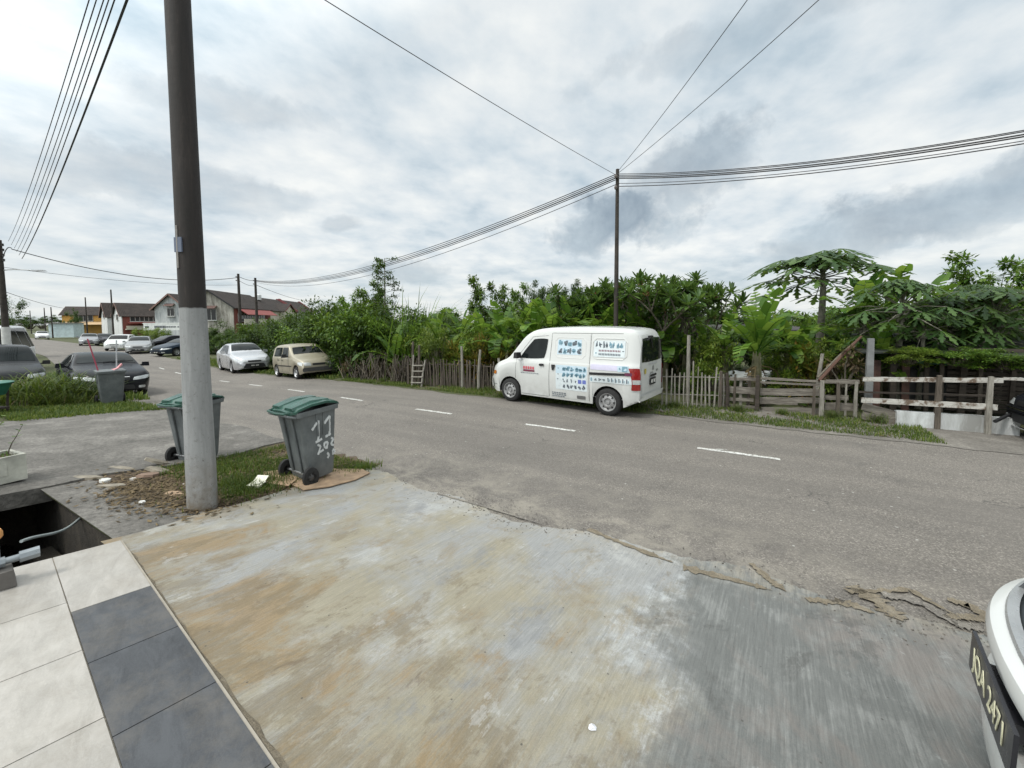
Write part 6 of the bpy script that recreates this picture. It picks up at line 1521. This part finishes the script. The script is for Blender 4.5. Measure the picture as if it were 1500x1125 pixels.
sow('banC', 1062, 10.6, 452, 'banana with a slim upright leaf left of the big spreading one'); sow('banC', 1155, 11.0, 455, 'banana right of the big spreading one with yellowing leaves')
sow('papA', 1199, 12.2, 371, 'tall papaya tree with an umbrella crown against the sky', rz=.4, wx=1.25)
sow('banE', 1262, 10.6, 398, 'large dark banana whose leaf sweeps down over the gateposts', rz=2.4, wx=.9); sow('banC', 1300, 11.0, 385, 'banana with one torn leaf standing above the papayas', wx=.8)
sow('papB', 1317, 9.3, 412, 'papaya with a pale stem growing behind the white rail', rz=1.0, wx=.95); sow('papC', 1385, 9.4, 438, 'papaya with broad leaves over the middle of the shed', rz=2.0, wx=1.0); sow('papC', 1460, 9.0, 426, 'papaya with drooping leaves over the right of the shed', rz=4.4, wx=1.05)
sow('papB', 1268, 9.9, 452, 'low papaya crown above the grey gatepost', rz=3.3, wx=.9); sow('papB', 1420, 10.2, 420, 'papaya behind the shed roof', rz=5.2, wx=.95)
sow('treeE', 1436, 12.6, 376, 'open-branched dark tree at the right above the shed', wx=1.0); sow('treeE', 1492, 12.2, 392, 'dark tree cut by the right edge', wx=1.)
for (key, px, d_, yt, wx_, lb) in (('banA',1290,9.2,470,.9,'banana with arching leaves in front of the left end of the shed'),('banC',1432,9.0,446,.85,'upright banana in front of the slatted part of the shed'),('banB',1352,10.0,402,.9,'banana rising behind the middle of the shed'),('banB',1236,10.2,446,.9,'banana between the tall papaya and the grey gatepost'),('banC',1175,10.2,470,1.0,'low banana in front of the tall papaya trunk'),('banC',1138,10.6,462,1.0,'banana leaning right just behind the big spreading one')):
    sow(key, px, d_, yt, lb, wx=wx_)
for (key, px, d_, zz2, ws, lb) in (('bushC',1335,8.25,1.12,.42,'leafy branch mass hanging over the left part of the shed roof'),('bushB',1402,7.95,1.12,.44,'leafy branch mass hanging over the middle of the shed roof'),('bushB',1478,7.7,1.08,.46,'leafy branch mass hanging over the right end of the shed roof')):
    pp_ = put(key, lb, at(px, d_), None, (ws, ws*.8, ws*.36)); pp_.location.z += zz2
sow('papC', 1440, 8.9, 462, 'low papaya whose leaves hang in front of the slats', wx=.8, rz=1.2); sow('papB', 1350, 9.1, 452, 'low papaya whose leaves hang in front of the rust boards', wx=.8, rz=.2)
for (key, px, d_, yt) in (('scrub',1048,9.9,575),('scrub',1120,9.6,570),('scrub',1180,9.4,592),('scrub',1300,9.3,585),('scrub',650,12.9,545),('scrub',690,12.8,550)):
    sow(key, px, d_, yt, 'low weedy bush at the foot of the fence', 'weeds along the fence foot')
for (px, d_, yt) in ((560,14.2,552),(625,13.0,556),(665,12.5,560),(712,11.8,566),(990,9.35,588),(1085,8.9,594),(1150,8.6,600),(1225,8.2,604),(1290,7.9,604)):
    sow('tall', px, d_, yt, 'low tuft of weeds on the far grass verge', 'weed tufts on the far verge', wx=1.0)
for (px, d_, yt) in ((512,17.6,515),(532,16.2,512),(556,15.6,515),(590,15.0,520)): sow('dry', px, d_, yt, 'tangle of dry brush at the left end of the stick fence', 'dry brush heaps')
for (px, d_, yt) in ((1240,12,520),(1175,12,520),(1010,11.6,530),(1060,12.5,530)): sow('bushA', px, d_, yt, 'low dark undergrowth behind the plank fence', 'undergrowth behind the plank fence', wx=1.4)
# left side: grass clumps by the black sedan, tree behind the lamp pole
for (px, d_, yt) in ((38,10.6,545),(60,10.9,540),(80,10.9,545),(100,11.3,552),(25,11.2,552),(52,10.3,565),(75,10.4,572),(95,10.5,575)):
    sow('tall', px, d_, yt, 'tall arching grass clump left of the black sedan', 'tall grass by the black sedan', wx=1.15)
sow('treeD', 2, 30, 425, 'leafy tree behind the lamp pole at the left edge', wx=.7); sow('treeD', 107, 95, 450, 'dark spreading tree in front of the orange house', wx=.55)
for i, px in enumerate((25, 45, 62, 84)): sow('treeD', px, 190+10*i, 462-3*(i % 2), 'low tree in the far treeline at the end of the road', 'far treeline', wx=1.9)
for (px, d_, yt) in ((235,44,480),(222,48,478),(205,60,478)): sow('bushC', px, d_, yt, 'shrub by the road in front of the streaky gable house', 'shrubs before the far houses')
for (px, d_, yt) in ((320,34,482),(335,36,470),(390,45,466),(310,40,480)): sow('bushA', px, d_, yt, 'shrub at the foot of the stained gable house', 'shrubs at the stained gable house')
# ------------------------------------------------------------------ fences, posts, shed
def stick(mb, p, h_, r_, lean, rr_, sq=False):
    a = Vector(p); b = a+Vector((lean[0], lean[1], h_)); m_ = a.lerp(b, .5)+Vector((rr_.uniform(-.012,.012), rr_.uniform(-.012,.012), 0)); mb.tube([a-Vector((0,0,.05)), m_, b], [r_, r_*.95, r_*.8], 6 if not sq else 4)
rr = random.Random(17)
FA, FB = at(596, 13.15), at(738, 11.75)
root = thing('stick_fence', 'fence of close dark upright sticks left of the white van', 'fence', FA)
for i in range(64):
    t = i/63; p = FA.lerp(FB, t)-FA; p.z = terr(*(FA.lerp(FB, t).xy))-FA.z; mb = MB(); stick(mb, (p.x, p.y+rr.uniform(-.03,.03), p.z), rr.uniform(.66,.90), rr.uniform(.016,.030), (rr.uniform(-.06,.06), rr.uniform(-.05,.05)), rr); mb.build('picket', W_STICK, root, 40)
lm, sm = bushmesh(61, 1.3, 1.5, 700, .34, .07, clumps=12, spread=.22, droop=-.4); CRO = leafmat('leaf_croton', (.06,.10,.015), (.17,.17,.03), (.34,.15,.035), .4, .3)
proto('croton', plant_from(lm, sm, CRO, 'croton_shrub', 'x', 'shrub', (0,0,0), 0, 1., None))
for (px, d_, yt, lb) in ((668,13.0,500,'croton shrub with yellow and orange leaves behind the middle of the stick fence'),(712,12.8,492,'croton shrub with yellow and orange leaves just left of the van cab'),(736,12.5,500,'croton shrub with orange leaves right behind the van nose'),(1175,10.0,505,'croton shrub with yellow leaves below the tall papaya')):
    sow('croton', px, d_, yt, lb)
for (px, d_, yt) in ((640,13.4,482),(690,13.2,486),(1048,10.4,492),(1150,10.2,510),(1222,9.6,500)):
    sow('bushC', px, d_, yt, 'yellowish green shrub just behind the fences', 'yellowish shrubs behind the fences', wx=.75)
for z in (.25, .68):
    mb = MB(); mb.tube([(0,.04,z), tuple((FB-FA)*.5+Vector((0,.05,z+.05))), tuple(FB-FA+Vector((0,.04,z)))], .016, 6); mb.build('rail', W_STICK, root)
for (px, d_, yt, lb) in ((603,13.1,500,'leaning weathered post left of the stick fence ladder'),(612,12.9,505,'second leaning post beside the first'),(676,12.3,507,'pale post halfway along the stick fence'),(700,12.05,512,'dark post right of the pale one on the stick fence'),(735,11.7,525,'short pale post at the van end of the stick fence')):
    p = at(px, d_); mb = MB(); stick(mb, (0,0,0), zat(yt, d_)-p.z, .045, (rr.uniform(-.15,.1), 0), rr); o = mb.build('fence_post', W_PALE if 'pale' in lb else W_STICK, None, 40, label=lb, cat='post'); o.location = p
# little ladder leaning by the fence
p = at(608, 12.75); root = thing('ladder', 'short makeshift ladder of branches leaning on the stick fence', 'ladder', p, YAW*.2)
mb = MB(); stick(mb, (-.16,0,0), 1.0, .03, (-.03,.15), rr); mb.build('rail', W_PALE, root); mb = MB(); stick(mb, (.20,0,0), .85, .03, (.06,.15), rr); mb.build('rail', W_PALE, root)
for z in (.12,.3,.48,.66): mb = MB(); mb.tube([(-.19,-.02+z*.15,z),(.24,-.02+z*.15,z+.02)], .022, 6); mb.build('rung', W_PALE, root)
# brushwood heap at the left end
root = thing('brushwood', 'rickety fence of crossed dead branches left of the ladder', 'brushwood', at(520, 15.2)); r0 = random.Random(77)
for k in range(3):
    mb = MB()
    for _ in range(34):
        t = r0.random(); p = at(496+104*t, 15.6-2.3*t)-at(520, 15.2); stick(mb, (p.x, p.y+r0.uniform(0,.5), p.z), r0.uniform(.5,1.05), r0.uniform(.012,.022), (r0.uniform(-.5,.5), r0.uniform(-.2,.3)), r0)
    mb.build('branches', (W_STICK, W_DARK, W_BARK)[k], root)
# spaced pickets right of the van
GA, GBp = at(972, 9.55), at(1062, 9.25)
root = thing('picket_fence', 'open fence of thin pale pickets right of the white van', 'fence', GA)
for i in range(15):
    t = i/14; q = GA.lerp(GBp, t); p = q-GA; mb = MB(); hh = rr.uniform(.75, .98)+(.3 if i in (6, 7) else 0); stick(mb, (p.x, p.y, terr(q.x, q.y)-GA.z), hh, rr.uniform(.018,.028), (rr.uniform(-.04,.04), 0), rr, True); mb.build('picket', W_PALE, root)
for z in (.28, .70): mb = MB(); mb.tube([(-.1,.03,z), tuple(GBp-GA+Vector((.1,.03,z+.02)))], .014, 5); mb.build('rail', W_PALE, root)
p = at(1009, 9.9); mb = MB(); stick(mb, (0,0,0), zat(492, 9.9)-p.z, .05, (0,0), rr); o = mb.build('fence_post', W_PALE, None, 40, label='tall grey post behind the pale pickets', cat='post'); o.location = p
for (px, yt, mt, r_) in ((1057,545,W_STICK,.035),(1068,548,W_DARK,.045),(1078,550,W_STICK,.03),(1088,555,W_PALE,.035),(1098,552,W_STICK,.04)):
    p = at(px, 9.2); mb = MB(); stick(mb, (0,0,0), zat(yt, 9.2)-p.z, r_, (rr.uniform(-.03,.03), 0), rr); o = mb.build('fence_post', mt, None, 40, label='weathered stake between the pale pickets and the big banana', cat='post', group='stakes left of the plank fence'); o.location = p
# plank fence
def planks(name, label, pa, da, pb_, db, rows, mat, posts=(), pm=W_STICK, th=.03):
    A, B = at(pa, da), at(pb_, db); root = thing(name, label, 'fence', A)
    for (ya, yb, hh, x0_, x1_) in rows:
        za, zb_ = zat(ya, da)-A.z, zat(yb, db)-A.z; a, b = (B-A)*x0_, (B-A)*x1_; a.z = za+(zb_-za)*x0_; b.z = za+(zb_-za)*x1_
        mb = MB(); d = (b-a).normalized(); up = Vector((0,0,1)); n_ = d.cross(up).normalized(); K = 8; rings = []
        for k in range(K+1):
            c = a.lerp(b, k/K)+n_*rr.uniform(-.005,.005); h1 = hh/2+rr.uniform(-.010,.004); h2 = hh/2+rr.uniform(-.010,.004); rings.append([c-n_*th/2-up*h1, c+n_*th/2-up*h1, c+n_*th/2+up*h2, c-n_*th/2+up*h2])
        mb.loft(rings, True); mb.build('plank', mat, root)
    return root, A, B
planks('plank_fence', 'low fence of weathered horizontal planks right of the big banana', 1116, 9.05, 1212, 8.5, ((556,562,.055,0,1),(562,567,.05,0,.95),(576,578,.16,0,1),(588,590,.13,0,1),(592,596,.06,0,.6),(603,606,.14,.03,1),(612,614,.05,.2,.9)), W_PLANK)
planks('plank_fence', 'short run of grey boards left of the big banana', 1058, 9.3, 1112, 9.05, ((556,558,.07,0,1),(572,575,.16,0,1),(586,589,.08,0,.9),(598,602,.14,0,.95)), W_PLANK)
for (px, d_, yt, r_, mt, lb) in ((1112,8.95,552,.06,W_DARK,'dark stake in front of the big banana stem'),(1196,8.45,566,.035,W_STICK,'thin dark stake at the right end of the plank fence'),(1207,8.4,560,.055,W_PALE,'thick pale post right of the plank fence'),(1231,8.3,563,.045,W_STICK,'dark stake between the pale post and the grey gatepost'),(1243,8.35,562,.025,W_PALE,'thin pale stake in the gap'),(1258,8.2,562,.04,W_PALE,'short grey post left of the white rails')):
    p = at(px, d_); mb = MB(); stick(mb, (0,0,0), zat(yt, d_)-p.z, r_, (0,0), rr, True); o = mb.build('fence_post', mt, None, 0, label=lb, cat='post'); o.location = p
planks('plank_fence', 'small patched boards between the pale post and the grey gatepost', 1212, 8.5, 1262, 8.25, ((561,562,.09,0,1),(585,586,.10,0,.7),(598,600,.16,0,1)), W_PLANK)
# leaning branches and beam by the gateposts
for (a, b, r_, mt, lb) in (((1203,560,8.5),(1262,495,8.9),.035,plain((.09,.045,.03), .9),'reddish branch propped against the gatepost'),((1200,556,8.7),(1256,500,9.1),.022,W_BARK,'thinner branch behind the propped reddish one'),((1200,575,9.3),(1206,520,9.3),.05,W_PALE,'pale leaning stem left of the propped branch'),((962,494,11.2),(1010,452,12.2),.03,W_BARK,'bare branch slanting up behind the van tail')):
    P0, P1 = V3(*a), V3(*b); mb = MB(); mb.tube([P0-P0, (P1-P0)*.5+Vector((0,0,.03)), P1-P0], [r_, r_*.9, r_*.7], 7); o = mb.build('branch', mt, None, 40, label=lb, cat='branch'); o.location = P0
# dark debris hanging on the gatepost
lm, sm = bushmesh(88, .7, .8, 500, .14, .05, clumps=10); root = plant_from(lm, sm, L_DRY, 'brushwood', 'dark tangle of dead leaves and rags piled at the gatepost', 'brushwood', at(1240, 8.9)+Vector((0,0,.55)), 0, 1., None)
# white rails
def rail(pa, ya, da, pb_, yb, db, hh, mat, lb):
    A, B = V3(pa, ya, da), V3(pb_, yb, db); mb = MB(); d = (B-A).normalized(); up = Vector((0,0,1)); n_ = d.cross(up); rings = []
    for k in range(13): c = (B-A)*(k/12); rings.append([c-n_*.015-up*(hh/2+rr.uniform(-.004,.004)), c+n_*.015-up*hh/2, c+n_*.015+up*hh/2, c-n_*.015+up*(hh/2+rr.uniform(-.004,.004))])
    mb.loft(rings, True); o = mb.build('fence_rail', mat, None, 0, label=lb, cat='rail'); o.location = A
rail(1267, 558, 8.0, 1474, 561, 7.05, .085, W_WHITE, 'upper white plank rail across the shed front'); rail(1474, 558, 7.05, 1520, 560, 6.9, .05, W_WHITE, 'thin white rail continuing past the upper plank to the right edge')
rail(1266, 589, 7.95, 1468, 601, 7.0, .10, W_WHITE, 'lower plank rail with peeling reddish paint'); rail(1262, 577, 8.1, 1460, 584, 7.3, .035, W_DARK, 'thin dark pole between the two rails')
for (px, d_, yt, r_, mt, lb) in ((1276,8.15,498,.085,plain((.17,.175,.175), .8, scale=3, var=.4),'thick grey gatepost at the left end of the white rails'),(1380,7.4,553,.055,W_STICK,'dark post carrying the middle of the rails'),(1456,7.05,555,.05,W_PALE,'pale post carrying the right end of the rails')):
    p = at(px, d_); mb = MB(); stick(mb, (0,0,0), zat(yt, d_)-p.z, r_, (0,0), rr, True); o = mb.build('fence_post', mt, None, 0, label=lb, cat='post'); o.location = p
# whitewashed low wall
WWALL = m_wall((.58,.60,.60), (.12,.11,.09), .7)
A, B = at(1318, 7.72), at(1500, 6.98); root = thing('low_wall', 'low whitewashed block wall below the rails', 'wall', A)
d = B-A; mb = MB(); n_ = Vector((-d.y, d.x, 0)).normalized(); K = 12; rings = []
for k in range(K+1): c = A.lerp(B, k/K); b0 = c-A; hh = .29+rr.uniform(-.012,.012); rings.append([b0-n_*.07+Vector((0,0,-.1)), b0+n_*.07+Vector((0,0,-.1)), b0+n_*.07+Vector((0,0,hh)), b0-n_*.07+Vector((0,0,hh))])
mb.loft(rings, True); mb.build('wall', WWALL, root)
mb = MB(); mb.beam(A-A+Vector((-.02,-.0,.36)), d*.01+Vector((0,0,.36)), .05,.05)
A2, B2 = at(1268, 8.05), at(1320, 7.75); mb = MB(); mb.beam((0,0,.30), B2-A2+Vector((0,0,.18)), .10, .14); mb.beam((0,0,.12), B2-A2+Vector((0,0,.05)), .12, .16); o = mb.build('timber_beam', W_PLANK, None, 0, label='stack of old beams at the left end of the whitewashed wall', cat='beam'); o.location = A2
# pipe stub sticking out of the wall
P0, P1 = V3(1466, 622, 6.85), V3(1486, 612, 7.0); mb = MB(); mb.tube([P0-P0, P1-P0], .028, 10); o = mb.build('drain_pipe', BLACK, None, 40, label='short black pipe poking over the whitewashed wall', cat='pipe'); o.location = P0
# shed
SA = at(1275, 8.9); SB = at(1560, 7.6); sdv = (SB-SA); sl_ = sdv.length; sx3 = math.atan2(sdv.y, sdv.x)
root = thing('shed', 'dark ramshackle timber shed with slatted front behind the white rails', 'shed', SA, sx3)
zr_ = 1.42
mb = MB(); mb.box((sl_/2+1.0,1.55,zr_+.06), (sl_+2.4,3.5,.03), Matrix.Rotation(.09, 3, 'X')); mb.build('roof', plain((.03,.035,.03), .8, var=.5, scale=2, bmp=.01, key='shed_roof'), root)
mb = MB(); mb.box((sl_/2+1,3.3,.8), (sl_+2,.06,1.7)); mb.build('back_wall', W_DARK, root)
r0 = random.Random(9)
for i in range(14):
    z = .18+i*.095; mb = MB(); mb.box((sl_*.50+1.5,.10+r0.uniform(-.01,.01),z), (sl_*.58+1.6,.02,.07), Matrix.Rotation(r0.uniform(-.008,.008), 3, 'Y')); mb.build('slat', W_DARK, root)
for (x, w_, m_, z1) in ((.10,.20,plain((.075,.036,.028), .8, var=.5, scale=4, key='rusty_sheet'),1.15),(.42,.10,W_DARK,1.34),(.62,.12,plain((.085,.045,.034), .85, var=.4, scale=5),1.34),(.95,.07,W_DARK,1.34),(1.18,.06,W_STICK,1.3),(1.5,.10,W_DARK,1.34),(1.75,.06,W_STICK,1.3),(2.2,.07,W_DARK,1.34)):
    mb = MB(); mb.box((x,.0,z1/2), (w_,.05,z1), Matrix.Rotation(r0.uniform(-.03,.03), 3, 'Y')); mb.build('board', m_, root)
mb = MB(); mb.box((1.3,1.2,.5), (.7,.5,.9), None, taper=.8); mb.build('inner_board', plain((.08,.085,.085), .7), root)
mb = MB(); mb.tube([(.9,.4,1.12),(1.9,.4,1.08)], .05, 6); mb.build('tarp_roll', plain((.08,.22,.20), .6), root)
# lean-to roof and pale cars seen over the fence
p = at(1105, 15.5); root = thing('lean_to', 'dark open lean-to roof on posts behind the big banana', 'shed', p, YAW+.1)
zz_ = zat(482, 15.5)-p.z; mb = MB(); mb.box((0,0,zz_), (4.2,3,.06), Matrix.Rotation(.06, 3, 'X')); mb.build('roof', plain((.05,.045,.045), .9), root)
for x in (-2, 0, 2): mb = MB(); mb.box((x,-1.2,zz_/2), (.1,.1,zz_)); mb.build('post', W_DARK, root)
for (px, d_, w_, h_, lb) in ((1038, 12.4, .9, .50, 'crumpled white plastic sheet behind the spaced pickets'), (1085, 12.2, 1.5, .52, 'white plastic sheeting heaped behind the stakes left of the big banana'), (1125, 12.6, .9, .46, 'white plastic sheet seen over the plank fence')):
    p = at(px, d_); r0 = random.Random(px); mb = MB(); g = [[(w_*(i/8-.5), .8*(j/4-.5), h_*(1-abs(i/4-1)**3)*(1-.5*abs(j/2-1)**2)+r0.uniform(-.05,.05)) for i in range(9)] for j in range(5)]
    for row_ in g: mb.v += row_
    for j in range(4):
        for i in range(8): mb.f.append((j*9+i, j*9+i+1, (j+1)*9+i+1, (j+1)*9+i)); mb.m.append(0)
    o = mb.build('plastic_sheet', plain((.62,.64,.64), .5, key='white_sheet'), None, 30, label=lb, cat='plastic sheet'); o.location = p; o.rotation_euler = (0, 0, YAW)
for i, px in enumerate(range(560, 1560, 62)):
    sow('bushA' if i % 2 else 'bushB', px, 27+2*(i % 3), 455-6*(i % 2), 'far shrub closing off the back of the plot', 'far shrubs behind the plot', wx=2.3)
